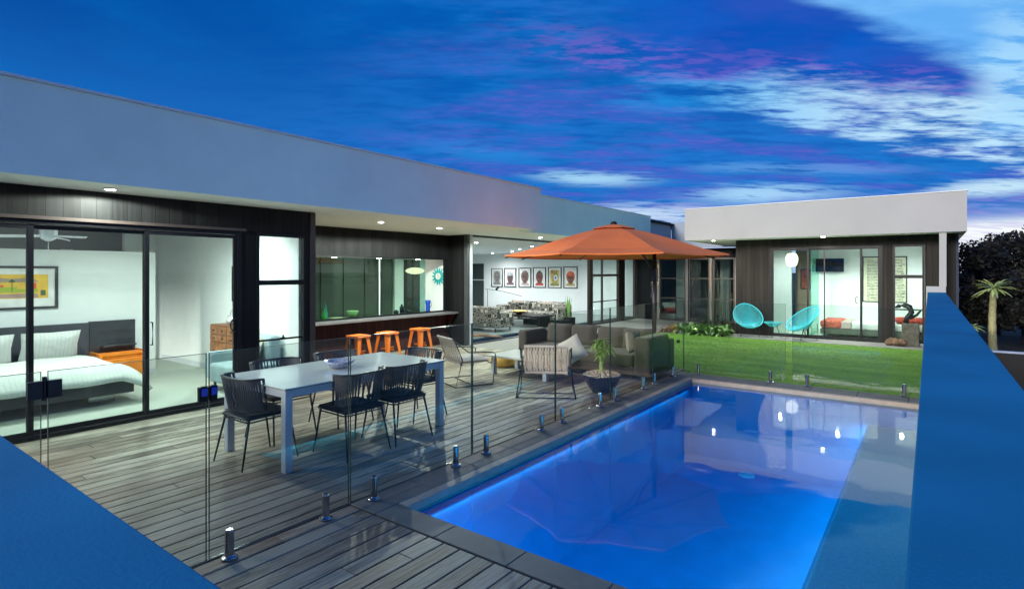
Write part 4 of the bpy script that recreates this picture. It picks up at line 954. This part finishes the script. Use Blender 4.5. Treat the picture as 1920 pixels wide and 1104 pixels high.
flat([rect(1.50,1.60,1.51,1.56), rect(1.72,1.78,1.51,1.57), rect(2.30,2.42,1.50,1.59), rect(1.95,2.05,1.53,1.56)], plain('pr_red', (.75,.12,.06)), lift=.014)
flat([rect(1.64,1.65,1.48,1.62), [(1.60,1.62),(1.645,1.69),(1.69,1.62)], rect(2.14,2.15,1.47,1.6), [(2.10,1.60),(2.145,1.65),(2.19,1.6)], rect(2.47,2.53,1.40,1.48)], plain('pr_dark', (.08,.14,.08)), lift=.015)
t, flat = framed('framed_print', 'thin framed picture on the side wall above the timber chest', 'picture', 'x', 4.787, -9.53, -8.8, 1.25, 1.85, .02, M_black, M_paper, sgn=-1)
# chest
t = thing('timber_chest', 'antique reddish timber chest of drawers seen through the sliding door', 'cabinet', (-9.15, 4.55, 0))
M_chest = P('old_timber', (.20,.085,.04), .5, var=.35, scale=7, bump=.3); m = MB(); m.box(-9.56, -8.7, 4.42, 4.77, .03, .89); m.build('carcass', M_chest, t, bevel=.005)
m = MB(); rows = [(.06,.14),(.15,.23),(.24,.32),(.34,.60),(.62,.72),(.74,.86)]
for (a, b) in rows:
    for k in range(3): m.box(-9.54+.28*k, -9.54+.28*k+.265, 4.405, 4.419, a, b)
m.build('drawer_front', P('old_timber_light', (.27,.12,.05), .45, var=.4, scale=9), t, bevel=.003)
m = MB()
for (a, b) in rows:
    for k in range(3): m.obox((-9.54+.28*k+.132, 4.40, (a+b)/2), (.05, .008, .022))
m.build('metal_fitting', M_gunmetal, t)
m = MB(); m.lathe([(.05,0),(.10,.03),(.11,.08),(.07,.14),(.02,.16)], (-9.12, 4.58, .892), 20); m.tube([(-9.12+.10*math.cos(a), 4.58, 1.02+.12*math.sin(a)) for a in [math.pi*k/8 for k in range(9)]], .006, 6); m.tube([(-9.22, 4.58, .96), (-9.30, 4.58, 1.03)], .012, 6)
tag(m.build('kettle', P('pale_metal', (.55,.57,.58), .35, metal=.4), None, smooth=True), 'pale metal kettle with an arched handle on the timber chest', 'kettle')
m = MB(); m.lathe([(.03,0),(.045,.02),(.045,.2),(.02,.26),(.02,.3)], (-8.98, 4.6, .892), 14); tag(m.build('bottle', P('amber', (.30,.22,.06), .3), None, smooth=True), 'amber bottle behind the kettle on the timber chest', 'bottle')
# armchair
t = thing('armchair', 'pale blue upholstered armchair inside the tall window', 'armchair', (-8.15, 4.30, 0))
M_blue = plain('pale_blue_fabric', (.34,.46,.50), .9, bump=.3)
m = MB(); m.box(-8.6, -7.72, 3.95, 4.70, .12, .40); m.build('seat', M_blue, t, bevel=.05, seg=3)
m = MB(); m.box(-8.62, -8.02, 4.52, 4.74, .30, .80) if False else m.box(-8.62, -7.95, 4.54, 4.74, .30, .78); m.build('backrest', M_blue, t, bevel=.06, seg=3)
m = MB(); m.box(-8.70, -8.56, 3.95, 4.6, .15, .56); m.build('arm', M_blue, t, bevel=.05, seg=3)
for (x, y) in ((-8.5,4.0),(-7.8,4.0),(-8.5,4.65),(-7.8,4.65)):
    m = MB(); m.tube([(x,y,0),(x,y,.13)], .02, 8); m.build('leg', M_darkwood, t)
m = MB(); m.cushion((-8.28, 4.42, .56), (.40,.36,.13), M=Matrix.Rotation(R(20),3,'Z')@Matrix.Rotation(R(70),3,'X'), puff=.4); tag(m.build('cushion', P('stripe_yellow', (.62,.47,.22), .9, var=.3, scale=14), None, smooth=True), 'yellow patterned cushion on the pale blue armchair', 'cushion')
m = MB(); m.cushion((-8.12, 4.30, .54), (.36,.34,.13), M=Matrix.Rotation(R(40),3,'Z')@Matrix.Rotation(R(68),3,'X'), puff=.4); tag(m.build('cushion', plain('cushion_white', (.68,.74,.74)), None, smooth=True), 'white and blue cushion leaning in front of the yellow one', 'cushion')
# ceiling fan
FX, FY = -9.55, 2.29
t = thing('ceiling_fan', 'white three blade ceiling fan in the bedroom', 'ceiling fan', (FX, FY, 2.2))
m = MB(); m.lathe([(.03,.0),(.08,.03),(.10,.09),(.10,.42)], (FX, FY, 2.17), 20); m.build('motor', M_white, t, smooth=True)
for a in (25, 145, 265):
    d = Vector((math.cos(R(a)), math.sin(R(a)), 0)); s_ = Vector((-d.y, d.x, 0)); m = MB(); vs = []
    for u, w in ((.06,.05),(.2,.075),(.45,.07),(.62,.02)):
        p = Vector((FX, FY, 2.235-.05*u))+d*u; vs += [p-s_*w+Vector((0,0,-.012)), p+s_*w+Vector((0,0,.012)), p+s_*w+Vector((0,0,.02)), p-s_*w+Vector((0,0,-.004))]
    m.add(vs, [f for i in range(3) for f in ((i*4,i*4+1,i*4+5,i*4+4),(i*4+1,i*4+2,i*4+6,i*4+5),(i*4+2,i*4+3,i*4+7,i*4+6),(i*4+3,i*4,i*4+4,i*4+7))]+[(3,2,1,0),(12,13,14,15)]); m.build('blade', M_white, t)
m = MB(); m.tube([(FX, FY, 1.98),(FX, FY, 2.22)], .003, 5); m.build('pull_cord', M_white, t)
m = MB(); m.box(-13.995, -13.97, 3.55, 3.75, 2.12, 2.22); tag(m.build('air_vent', M_white), 'small white box on the grey wall behind the bedroom partition', 'wall box')

# ------------------------------------------------------------------ kitchen things
m = MB(); m.lathe([(.035,0),(.055,.005),(.125,.15),(.12,.155),(.05,.015)], (-9.66, 7.35, .787), 28); tag(m.build('bowl', plain('green_ceramic', (.30,.42,.20), .3), None, smooth=True), 'pale green conical bowl on the servery bench', 'bowl')
for (x, y, h, c_, lab) in ((-9.66, 6.66, .22, (.05,.30,.06), 'bright green glass bottle at the left end of the servery bench'), (-9.76, 6.76, .30, (.03,.22,.28), 'teal glass bottle standing behind the green one at the servery window')):
    m = MB(); m.lathe([(.04,0),(.052,.02),(.052,h*.5),(.02,h*.72),(.02,h),(.026,h+.01)], (x, y, .787), 18); tag(m.build('bottle', P('bottle%d' % int(h*100), c_, .15, spec=.8, coat=.5), None, smooth=True), lab, 'bottle')
m = MB(); m.lathe([(.06,0),(.20,.022),(.21,.028),(.05,.01)], (-9.72, 7.02, .787), 32); tag(m.build('platter', plain('cream_ceramic', (.7,.66,.5), .3), None, smooth=True), 'wide cream platter on the servery bench beside the green bottle', 'platter')
JX, JY = -9.62, 9.5
t = thing('jug', 'tall cobalt blue jug at the right end of the servery window', 'jug', (JX, JY, .787)); m = MB(); m.lathe([(.05,0),(.055,.02),(.05,.15),(.06,.24),(.07,.29),(.06,.285),(.03,.02)], (JX, JY, .787), 24)
m.build('body', P('cobalt', (.01,.07,.42), .25, coat=.4), t, smooth=True)
m = MB(); m.tube([(JX+.0, JY+.055, 1.03),(JX+.0, JY+.11, 1.02),(JX+.0, JY+.12, .95),(JX+.0, JY+.055, .88)], .009, 8); m.build('handle', MATS['cobalt'], t, smooth=True)
# clock with petal blades on partition wall (faces -Y)
CX, CZ = -9.98, 1.64; CY = 10.243
t = thing('wall_clock', 'turquoise sunburst wall clock on the white kitchen wall', 'clock', (CX, CY, CZ-.25))
m = MB()
for k in range(14):
    a = 2*math.pi*k/14; d = Vector((math.cos(a), 0, math.sin(a))); s_ = Vector((-d.z, 0, d.x)); c_ = Vector((CX, CY-.02, CZ))
    m.add([c_+d*.07-s_*.014, c_+d*.13-s_*.03, c_+d*.20-s_*.018, c_+d*.235, c_+d*.20+s_*.018, c_+d*.13+s_*.03, c_+d*.07+s_*.014] + [p+Vector((0,.012,0)) for p in (c_+d*.07-s_*.014, c_+d*.13-s_*.03, c_+d*.20-s_*.018, c_+d*.235, c_+d*.20+s_*.018, c_+d*.13+s_*.03, c_+d*.07+s_*.014)],
          [(0,1,2,3,4,5,6), tuple(range(13,6,-1))]+[(i,(i+1)%7,7+(i+1)%7,7+i) for i in range(7)])
m.build('petal_ring', P('teal_petal', (.02,.42,.42), .35), t)
m = MB(); m.tube([(CX, CY-.035, CZ),(CX, CY-.005, CZ)], .085, 28); m.build('face', M_paper, t)
m = MB(); m.obox((CX, CY-.038, CZ+.03), (.008,.003,.06)); m.obox((CX+.02, CY-.038, CZ-.012), (.045,.003,.008)); m.build('hands', plain('clock_red', (.6,.05,.03)), t)
# pendant
PXl, PYl, PZl = -10.35, 9.77, 1.78
t = thing('pendant_lamp', 'cream saucer pendant lamp glowing in the kitchen', 'lamp', (PXl, PYl, PZl-.1))
prof = [(.02,-.085),(.10,-.078),(.20,-.045),(.245,0),(.20,.045),(.10,.078),(.02,.085)]
m = MB(); m.lathe(prof, (PXl, PYl, PZl), 32); m.build('shade', emit('saucer_glow', (1,.84,.62), 1.7), t, smooth=True)
m = MB(); m.tube([(PXl, PYl, PZl+.08),(PXl, PYl, 2.6)], .004, 6); m.build('cord', M_black, t)
for i, (x, y, r_, h, lab) in enumerate(((-9.75, 8.62, .06, .10, 'dark round canister on the bench left of the coffee pot'), (-9.76, 8.80, .05, .22, 'tall dark coffee pot on the kitchen bench'), (-9.75, 9.0, .055, .09, 'small dark jar right of the coffee pot on the bench'))):
    m = MB(); m.lathe([(r_*.8,0),(r_,.02),(r_,h*.7),(r_*.5,h*.85),(r_*.5,h)], (x, y, .787), 18); tag(m.build('canister', M_pot, None, smooth=True), lab, 'canister')

# ------------------------------------------------------------------ living room things
def psofa(x0, x1, y0, y1, label, back='y1', h=.68):
    t = thing('patterned_sofa', label, 'sofa', ((x0+x1)/2, (y0+y1)/2, 0)); m = MB(); m.box(x0, x1, y0, y1, .12, .42); m.build('seat', M_pattern, t, bevel=.04, seg=3)
    m = MB()
    if back == 'y1': m.box(x0, x1, y1-.22, y1+.002, .2, h)
    else: m.box(x0, x1, y0-.002, y0+.24, .14, h)
    m.build('backrest', M_pattern, t, bevel=.06, seg=3)
    for a in (x0, x1-.2):
        m = MB(); m.box(a-.004, a+.204, y0+.01, y1-.01, .13, .60); m.build('arm', M_pattern, t, bevel=.06, seg=3)
    m = MB()
    for (x, y) in ((x0+.1, y0+.1), (x1-.1, y0+.1), (x0+.1, y1-.1), (x1-.1, y1-.1)): m.tube([(x,y,0),(x,y,.13)], .018, 6)
    m.build('legs', M_black, t); return t
s1 = psofa(-12.25, -9.65, 15.4, 16.3, 'long black and white patterned sofa facing the deck under the portraits')
for i, x in enumerate((-11.9, -11.3, -10.7, -10.15)):
    m = MB(); m.cushion((x, 16.25, .56), (.55,.36,.18), M=Matrix.Rotation(R(75),3,'X'), puff=.35); m.build('back_cushion', M_pattern if i % 2 else P('pattern_rose', (.38,.30,.25), .9, var=.4, scale=20), s1, smooth=True)
psofa(-12.3, -10.0, 12.6, 13.5, 'black and white patterned sofa seen from behind beside the dark pier', back='y0', h=.74)
t = thing('coffee_table', 'low black coffee table in the living room holding the gold bowl', 'table', (-10.6, 14.6, 0)); m = MB(); m.box(-11.4, -9.6, 14.3, 15.1, .33, .38); m.build('table_top', M_black, t, bevel=.004)
m = MB(); m.box(-11.3,-11.2,14.4,15.0,0,.329); m.box(-9.8,-9.7,14.4,15.0,0,.329); m.build('leg', M_black, t)
m = MB(); m.lathe([(.06,0),(.22,.07),(.30,.11),(.28,.11),(.05,.02)], (-10.7, 14.7, .382), 28); tag(m.build('bowl', P('gold', (.75,.50,.08), .25, metal=.8), None, smooth=True), 'wide gold bowl on the black coffee table', 'bowl')
m = MB(); pts = []
for k in range(26):
    a = 2*math.pi*k/26; r_ = .75+.22*math.sin(3*a+.5)+.12*math.sin(7*a); pts.append((-10.35+r_*1.15*math.cos(a), 11.7+r_*.62*math.sin(a)))
m.prism(pts, .001, .012); tag(m.build('hide_rug', P('cow_hide', (.22,.11,.05), .9, var=.9, scale=1.6), None), 'brown and white cowhide rug on the living room floor', 'rug')
t = thing('floor_lamp', 'thin balancing arm floor lamp behind the patterned sofas', 'lamp', (-14.4, 17.6, 0)); m = MB(); m.tube([(-14.4,17.6,0),(-14.4,17.6,1.06)], .012, 8); m.tube([(-14.5,17.6,1.06),(-13.6,17.6,.98),(-12.7,17.6,.82)], .010, 8); m.lathe([(.15,0),(.15,.02)], (-14.4,17.6,0), 20); m.build('stand', M_gunmetal, t)
m = MB(); m.tube([(-13.95,17.6,1.04),(-13.82,17.6,1.16)], [.05,.035], 12); m.build('lamp_head', M_black, t)
t = thing('potted_cactus', 'slim green cactus in a black box planter at the end of the living room', 'potted plant', (-9.55, 15.9, 0)); m = MB(); m.box(-9.72,-9.38,15.75,16.05,.0,.26); m.build('planter', M_black, t, bevel=.005)
m = MB()
for k in range(8):
    a = k*.8; leafblade(m, (-9.55+.03*math.cos(a), 15.9+.03*math.sin(a), .25), (math.cos(a)*.12, math.sin(a)*.12, 1), .72 if k % 2 else .5, .07, .0)
m.build('leaves', M_gr1, t)
m = MB(); m.box(-10.9, -9.30, 15.2, 15.65, .0, .20) ; tag(m.build('low_bench', M_black, None, bevel=.005), 'low black bench running in front of the long patterned sofa', 'bench')
# six portraits on the far wall
ports = [(-16.52,-15.86,'close portrait of a pale grey face with dark eyes, first from the left'), (-15.76,-15.08,'portrait of a dark face in a pale headband and purple collar, second from the left'), (-14.93,-14.25,'portrait of a face under a fur hat with beads, third from the left'), (-14.14,-13.46,'portrait of a figure with a topknot in a red cloth, fourth from the left'), (-13.34,-12.66,'painted face with a blue and white ring on a yellow ground, fifth from the left'), (-12.55,-11.87,'portrait of a face in a red head wrap, first from the right')]
def ell(cx, cz, rx, rz, n=18, a0=0, a1=360): return [(cx+rx*math.cos(R(a0+(a1-a0)*k/n)), cz+rz*math.sin(R(a0+(a1-a0)*k/n))) for k in range(n if a1-a0 == 360 else n+1)]
skins = [(.20,.18,.175),(.11,.08,.075),(.17,.10,.09),(.20,.075,.06),(.42,.33,.11),(.22,.10,.065)]
hats = [(.16,.17,.16),(.38,.42,.43),(.20,.15,.14),(.10,.10,.10),(.55,.42,.12),(.62,.13,.07)]
clothes = [(.20,.22,.21),(.22,.12,.17),(.48,.40,.38),(.48,.05,.06),(.25,.20,.10),(.45,.36,.14)]
for i, (a, b, lab) in enumerate(ports):
    t, flat = framed('portrait', lab, 'picture', 'x', 20.497, a, b, 1.06, 1.92+.012*i, .03, M_black, M_paper, group='row of six framed portraits on the living room wall', sgn=-1, depth=.035)
    cx = (a+b)/2; cz = 1.48; ti = str(i)
    if i == 0: flat([rect(a+.10, b-.10, 1.15, 1.84)], plain('pbg0', (.42,.45,.43)), lift=.012)
    if i == 4: flat([rect(a+.10, b-.10, 1.15, 1.84)], plain('pbg4', (.62,.52,.24)), lift=.012)
    flat([[(cx-.22,1.16),(cx-.20,1.24),(cx-.09,1.30),(cx+.09,1.30),(cx+.20,1.24),(cx+.22,1.16)]], plain('pcl'+ti, clothes[i]), 'shoulders', .014)
    flat([rect(cx-.07, cx+.07, 1.24, 1.38)], plain('psk'+ti, skins[i], var=.3), 'neck', .015)
    flat([ell(cx, cz+.07, .215 if i in (2,5) else .19, .27 if i == 2 else .245)], plain('pht'+ti, hats[i], var=.4), 'hair', .016)
    flat([ell(cx, cz, .165, .235)], plain('psk'+ti, skins[i]), 'face', .018)
    if i == 3: flat([ell(cx+.02, 1.77, .05, .06)], plain('pht3', hats[3]), 'topknot', .0185)
    if i in (1, 5): flat([ell(cx, cz+.10, .15, .13, 14, 0, 180)], plain('pht'+ti, hats[i]), 'head_wrap', .019)
    ec = plain('peye', (.03,.025,.025))
    if i != 4: flat([ell(cx-.065, cz+.035, .042, .022), ell(cx+.065, cz+.035, .042, .022), ell(cx, cz-.12, .06, .018), ell(cx, cz-.04, .028, .018), ell(cx-.065, cz+.075, .05, .010), ell(cx+.065, cz+.075, .05, .010)], ec, 'features', .020)
    else:
        flat([ell(cx+.05, cz+.02, .10, .13)], plain('pring', (.66,.70,.75)), 'ring', .020); flat([ell(cx+.05, cz+.02, .045, .06)], plain('pblue', (.05,.10,.45)), 'ring_centre', .021)
        flat([rect(cx-.19, cx-.06, 1.68, 1.82), rect(cx-.02, cx+.02, 1.62, 1.8), rect(cx+.08, cx+.12, 1.66, 1.82)], plain('pbrn', (.35,.16,.05)), 'marks', .0205); flat([ell(cx+.06, 1.26, .09, .05), ell(cx+.08, 1.66, .06, .04)], plain('pgrn', (.2,.35,.08)), 'leaf_marks', .0215)

# ------------------------------------------------------------------ guest room things
t = thing('paper_lantern', 'glowing white paper lantern hanging in the guest room', 'lamp', (-3.22, 18.0, 1.95))
m = MB(); m.lathe([(.07,-.19),(.13,-.15),(.165,-.02),(.165,.08),(.12,.18),(.08,.2)], (-3.22, 18.0, 2.10), 24); m.build('shade', emit('lantern_glow', (1,.93,.8), 2.2), t, smooth=True)
m = MB(); m.tube([(-3.22,18.0,2.3),(-3.22,18.0,2.58)], .004, 5); m.build('cord', M_black, t)
t = thing('television', 'black flat television mounted on the guest room wall', 'television', (-2.42, 19.45, 1.75)); m = MB(); m.box(-2.80, -2.05, 19.38, 19.43, 1.76, 2.16); m.build('screen', P('screen_black', (.006,.006,.008), .15), t, bevel=.004)
m = MB(); m.box(-2.55,-2.3,19.43,19.495,1.85,2.05); m.build('bracket', M_gunmetal, t)
t, flat = framed('text_poster', 'tall framed poster of dark handwritten lines on cream paper', 'poster', 'x', 19.498, -1.58, -.50, .87, 2.20, .025, M_black, plain('cream_paper', (.66,.66,.50)), sgn=-1)
rr = random.Random(4); polys = []
for row in range(27):
    z = 2.10-row*.0445; x = -1.47
    while x < -.62:
        w_ = rr.uniform(.03,.10); h_ = rr.uniform(.006,.013); polys.append([(x, z-h_),(x+w_*.5, z-h_*.6),(x+w_, z-h_),(x+w_, z+h_*rr.uniform(.3,1)),(x+w_*.4, z+h_),(x, z+h_*.5)]); x += w_+rr.uniform(.004,.014)
flat(polys, plain('ink', (.03,.04,.03)), 'handwriting', .013)
t, flat = framed('framed_print', 'small red toned picture on the tan hallway wall', 'picture', 'x', 20.195, -3.35, -3.05, 1.2, 1.85, .02, M_black, plain('red_print', (.35,.10,.06), var=.5), sgn=-1)
t = thing('guest_bed', 'guest bed with a white cover and a red patterned throw', 'bed', (-1.3, 17.6, 0)); m = MB(); m.box(-2.35, .28, 17.0, 18.3, .10, .24); m.build('base', plain('bed_base', (.10,.12,.10)), t, bevel=.02)
m = MB(); m.box(-2.32, .28, 17.02, 18.28, .241, .43); m.build('mattress', plain('sheet_white', (.72,.75,.74)), t, bevel=.06, seg=3)
m = MB(); m.box(-2.35, -1.85, 16.99, 18.30, .26, .455); m.build('throw', P('red_floral', (.62,.13,.09), .9, var=.7, scale=26), t, bevel=.05, seg=3)
m = MB(); m.box(-1.849, -1.62, 16.985, 18.30, .25, .45); m.build('blanket', plain('rose_blanket', (.55,.44,.42)), t, bevel=.04, seg=3)
for (x, lab) in ((-.50, 'red cushion on the guest bed near the tall window'), (-.12, 'dark red cushion at the head of the guest bed')):
    m = MB(); m.cushion((x, 17.4, .52), (.46,.42,.16), puff=.4, rz=.2); tag(m.build('cushion', P('red_cushion', (.55,.06,.03), .85), None, smooth=True), lab, 'cushion')

# ------------------------------------------------------------------ sky, lamp, camera
W = bpy.data.worlds.new('World'); bpy.context.scene.world = W; W.use_nodes = True
t = W.node_tree; t.nodes.clear(); L = t.links
YAW = math.atan(782/1046)
tc = nn(t, 'ShaderNodeTexCoord').outputs['Generated']
def dot(v):
    n = nn(t, 'ShaderNodeVectorMath', operation='DOT_PRODUCT'); L.new(tc, n.inputs[0]); n.inputs[1].default_value = v; return n.outputs['Value']
def mth(op, *a, clamp=False):
    n = nn(t, 'ShaderNodeMath', operation=op); n.use_clamp = clamp
    for i, x in enumerate(a):
        if isinstance(x, (int, float)): n.inputs[i].default_value = x
        else: L.new(x, n.inputs[i])
    return n.outputs[0]
def add(a, b): return mth('ADD', a, b)
def mul(a, b): return mth('MULTIPLY', a, b)
def sub(a, b): return mth('SUBTRACT', a, b)
def ss(x, a, b):
    n = nn(t, 'ShaderNodeMapRange', interpolation_type='SMOOTHSTEP'); L.new(x, n.inputs[0]); n.inputs[1].default_value = a; n.inputs[2].default_value = b; return n.outputs[0]
def mixc(f, a, b):
    n = nn(t, 'ShaderNodeMix', data_type='RGBA')
    if isinstance(f, (int, float)): n.inputs[0].default_value = f
    else: L.new(f, n.inputs[0])
    for s_, x in ((6, a), (7, b)):
        if isinstance(x, tuple): n.inputs[s_].default_value = col(x)
        else: L.new(x, n.inputs[s_])
    return n.outputs[2]
dr = dot((math.cos(YAW), math.sin(YAW), 0)); df = dot((-math.sin(YAW), math.cos(YAW), 0)); dz = dot((0,0,1))
A = mul(mth('ARCTAN2', dr, df), 180/math.pi); E = mul(mth('ARCSINE', dz), 180/math.pi)
inv = mth('DIVIDE', 1.0, add(mth('MAXIMUM', dz, 0.0), .10))
cb = nn(t, 'ShaderNodeCombineXYZ'); L.new(mul(dr, inv), cb.inputs[0]); L.new(mul(df, inv), cb.inputs[1]); PL = cb.outputs[0]
def noise(scale, detail=5, sx=1, sy=1, rot=0, rough=.55, dist=0, off=0):
    mp = nn(t, 'ShaderNodeMapping'); L.new(PL, mp.inputs[0]); mp.inputs['Scale'].default_value = (sx, sy, 1); mp.inputs['Rotation'].default_value = (0,0,R(rot)); mp.inputs['Location'].default_value = (off, off*.7, off)
    n = nn(t, 'ShaderNodeTexNoise', i_Scale=scale, i_Detail=float(detail), i_Roughness=rough, i_Distortion=dist); L.new(mp.outputs[0], n.inputs['Vector']); return n.outputs[0]
nA = noise(1.1, 6, off=3.1); nB = noise(2.8, 6, sx=.65, sy=1.5, rot=12, off=9.2); nC = noise(8.5, 6, sx=.46, sy=1.25, rot=-18, off=1.7, rough=.58); nD = noise(2.2, 6, sx=.5, sy=1.2, rot=10, off=5.5); nF = noise(22.0, 6, sx=.42, sy=1.1, rot=-24, off=2.2, rough=.6)
wa = mul(sub(nB, .5), 6.0); wb = mul(sub(nC, .5), 4.0)
E2 = add(E, add(wa, wb))
def streak(n, lo, hi): return ss(n, lo, hi)
deep = mixc(ss(A, -45, 0), (.0, .070, .35), (.001, .112, .47))
deep = mixc(mul(ss(E, 24, 5), .8), deep, (.02, .205, .67))
deep = mixc(mul(streak(nA, .44, .66), .5), deep, (.001, .155, .53))
deep = mixc(mul(mul(streak(nC, .52, .36), ss(A, -42, -4)), .32), deep, (.0, .062, .40))
deep = mixc(mul(mul(streak(nC, .46, .66), ss(A, -26, 0)), .34), deep, (.02, .22, .74))
# purple veils, strongest low and right of centre
pv = mul(streak(nB, .44, .62), mul(ss(A, -24, 4), ss(E, 30, 12)))
deep = mixc(mul(pv, .62), deep, (.055, .115, .60))
deep = mixc(mul(mul(streak(nF, .46, .68), pv), .42), deep, (.17, .12, .58))
# dark underside of the big cloud
upline = mth('MULTIPLY_ADD', A, -.235, 22.7)
cl = mul(ss(A, 6, 20), ss(sub(E2, upline), -1.6, .8))
deep = mixc(mul(cl, .85), deep, (.003, .082, .50))
deep = mixc(mul(mul(cl, streak(nB, .40, .62)), .55), deep, (.03, .095, .52))
deep = mixc(mul(mul(cl, streak(nA, .48, .60)), .5), deep, (.001, .13, .62))
# magenta rim along its lower edge
mg = mul(mul(ss(sub(E2, upline), -1.6, -.2), ss(sub(E2, upline), 3.4, .8)), mul(ss(A, -4, 10), streak(nF, .44, .60)))
deep = mixc(mul(mg, .55), deep, (.22, .13, .62))
# band of broken bright sky
lowL = sub(E2, mth('MULTIPLY_ADD', A, -.325, 22.1)); upL = sub(upline, E2)
band = mul(mul(ss(lowL, -1.0, 1.0), ss(upL, -1.6, .9)), ss(A, 9, 24))
band = mul(band, ss(add(mul(nC, .6), mul(nF, .4)), .34, .60))
sky = mixc(mul(band, .95), deep, mixc(ss(A, 14, 36), (.04, .44, .93), (.55, .83, 1.0)))
# clear pale region upper right
h = sub(add(E, add(mul(wa, .6), mul(wb, .55))), mth('MULTIPLY_ADD', A, -.66, 42.2))
clr = mul(ss(h, -1.2, 1.2), ss(A, 10, 20)); clr = mul(clr, ss(A, 80, 50))
sky = mixc(clr, sky, mixc(streak(nB, .4, .6), (.13, .43, .92), (.20, .52, .95)))
edge = mul(ss(add(A, mul(wa, .6)), 38.5, 41.5), ss(E2, 9.0, 11.5)); sky = mixc(mul(mul(edge, ss(E, 24, 15)), .8), sky, mixc(streak(nC, .4, .55), (.12, .42, .88), (.42, .74, 1.0)))
def blob(a0, e0, ra, re, sl=0):
    da = mul(sub(A, a0), 1/ra); de = mul(sub(sub(E, mul(wb, .35)), mth('MULTIPLY_ADD', A, sl, e0-a0*sl)), 1/re)
    return ss(mth('SQRT', add(mul(da, da), mul(de, de))), 1.0, .1)
for (a0, e0, ra, re, sl, st_, cc) in ((8, 9.4, 9, 1.1, -.06, .85, (.42,.74,.98)), (24, 7.2, 10, 1.3, -.04, .9, (.40,.70,.97)), (12, 5.6, 17, 1.7, -.03, .9, (.62,.82,.99)), (41, 6.5, 7, 1.0, 0, .9, (.62,.88,1.0)), (30, 9.0, 9, .8, -.1, .4, (.2,.45,.9)), (22, 9.8, 7, .7, -.05, .35, (.2,.5,.9)), (-3, 12, 10, 1.3, -.1, .4, (.03,.30,.78)), (14, 16.5, 7, 1.6, -.1, .5, (.02,.34,.85))):
    sky = mixc(mul(blob(a0, e0, ra, re, sl), mul(ss(nC, .26, .50), st_)), sky, cc)
hz = mul(ss(E, 6.0, 2.0), ss(A, -20, 10)); sky = mixc(mul(hz, mth('MULTIPLY_ADD', nB, .9, .25)), sky, (.62, .80, .98))
br = mul(ss(E, 4.6, 3.4), ss(A, 28, 40)); sky = mixc(br, sky, (.93, .97, 1.0))
pk = mul(mul(ss(nC, .46, .60), ss(E, 8, 5)), ss(A, -10, 15)); sky = mixc(mul(pk, .35), sky, (.36, .33, .75))
sky = mixc(mul(ss(E, -1, -6), 1.0), sky, (.01, .03, .06))
bg = nn(t, 'ShaderNodeBackground'); L.new(sky, bg.inputs[0]); bg.inputs[1].default_value = 1.0
nis = nn(t, 'ShaderNodeTexSky', sky_type='NISHITA', sun_disc=False, sun_elevation=R(1.0), sun_rotation=R(200)); b2 = nn(t, 'ShaderNodeBackground'); L.new(nis.outputs[0], b2.inputs[0]); b2.inputs[1].default_value = .0015
ad = nn(t, 'ShaderNodeAddShader'); L.new(bg.outputs[0], ad.inputs[0]); L.new(b2.outputs[0], ad.inputs[1])
wo = nn(t, 'ShaderNodeOutputWorld'); L.new(ad.outputs[0], wo.inputs[0])
sl = bpy.data.lights.new('fill_sun', 'SUN'); sl.energy = 3.1; sl.angle = R(14); sl.color = (1,.93,.84); so = link(bpy.data.objects.new('fill_sun', sl)); so.rotation_euler = Vector((.10, 1, -.25)).to_track_quat('-Z', 'Y').to_euler()  # added sun from behind the camera, brightens umbrella and wing fascia
# fill spots added to brighten the guest wing fascia
for (x, y, p, tx, ty, tz) in ((-5.3, 15.72, 60, -3.6, 15.7, 3.4), (-5.0, 13.6, 70, -3.4, 15.6, 3.0)):
    q = MB(); q.lathe([(.04,0),(.05,.06),(.035,.08)], (x, y, -.01)); o = q.build('palm_or_fill_light', M_black)
    tag(o, 'small black fill spotlight added in front of the broadleaf plants' if y > 15 else 'small black fill spotlight added in the lawn left of the guest wing', 'garden light')
    spot('palm_or_fill_spot', (x, y, .14), p, o, size=110, target=(tx, ty, tz), c=(1,.88,.72), rad=.04)

cam = bpy.data.cameras.new('camera'); co = link(bpy.data.objects.new('camera', cam)); bpy.context.scene.camera = co
co.location = (0, 0, 1.75); co.rotation_euler = (R(90), 0, YAW); cam.sensor_width = 36; cam.lens = 36*1046/1920; cam.shift_y = -(552-510)/1920; cam.clip_end = 3000; cam.clip_start = .02
sc = bpy.context.scene
sc.view_settings.view_transform = 'Standard'; sc.view_settings.look = 'None'; sc.view_settings.exposure = 0; sc.view_settings.gamma = 1
sc.cycles.max_bounces = 10; sc.cycles.diffuse_bounces = 3; sc.cycles.glossy_bounces = 4; sc.cycles.transparent_max_bounces = 24; sc.cycles.transmission_bounces = 4
sc.cycles.use_denoising = True; sc.cycles.sample_clamp_indirect = 6; sc.cycles.caustics_reflective = False; sc.cycles.caustics_refractive = False
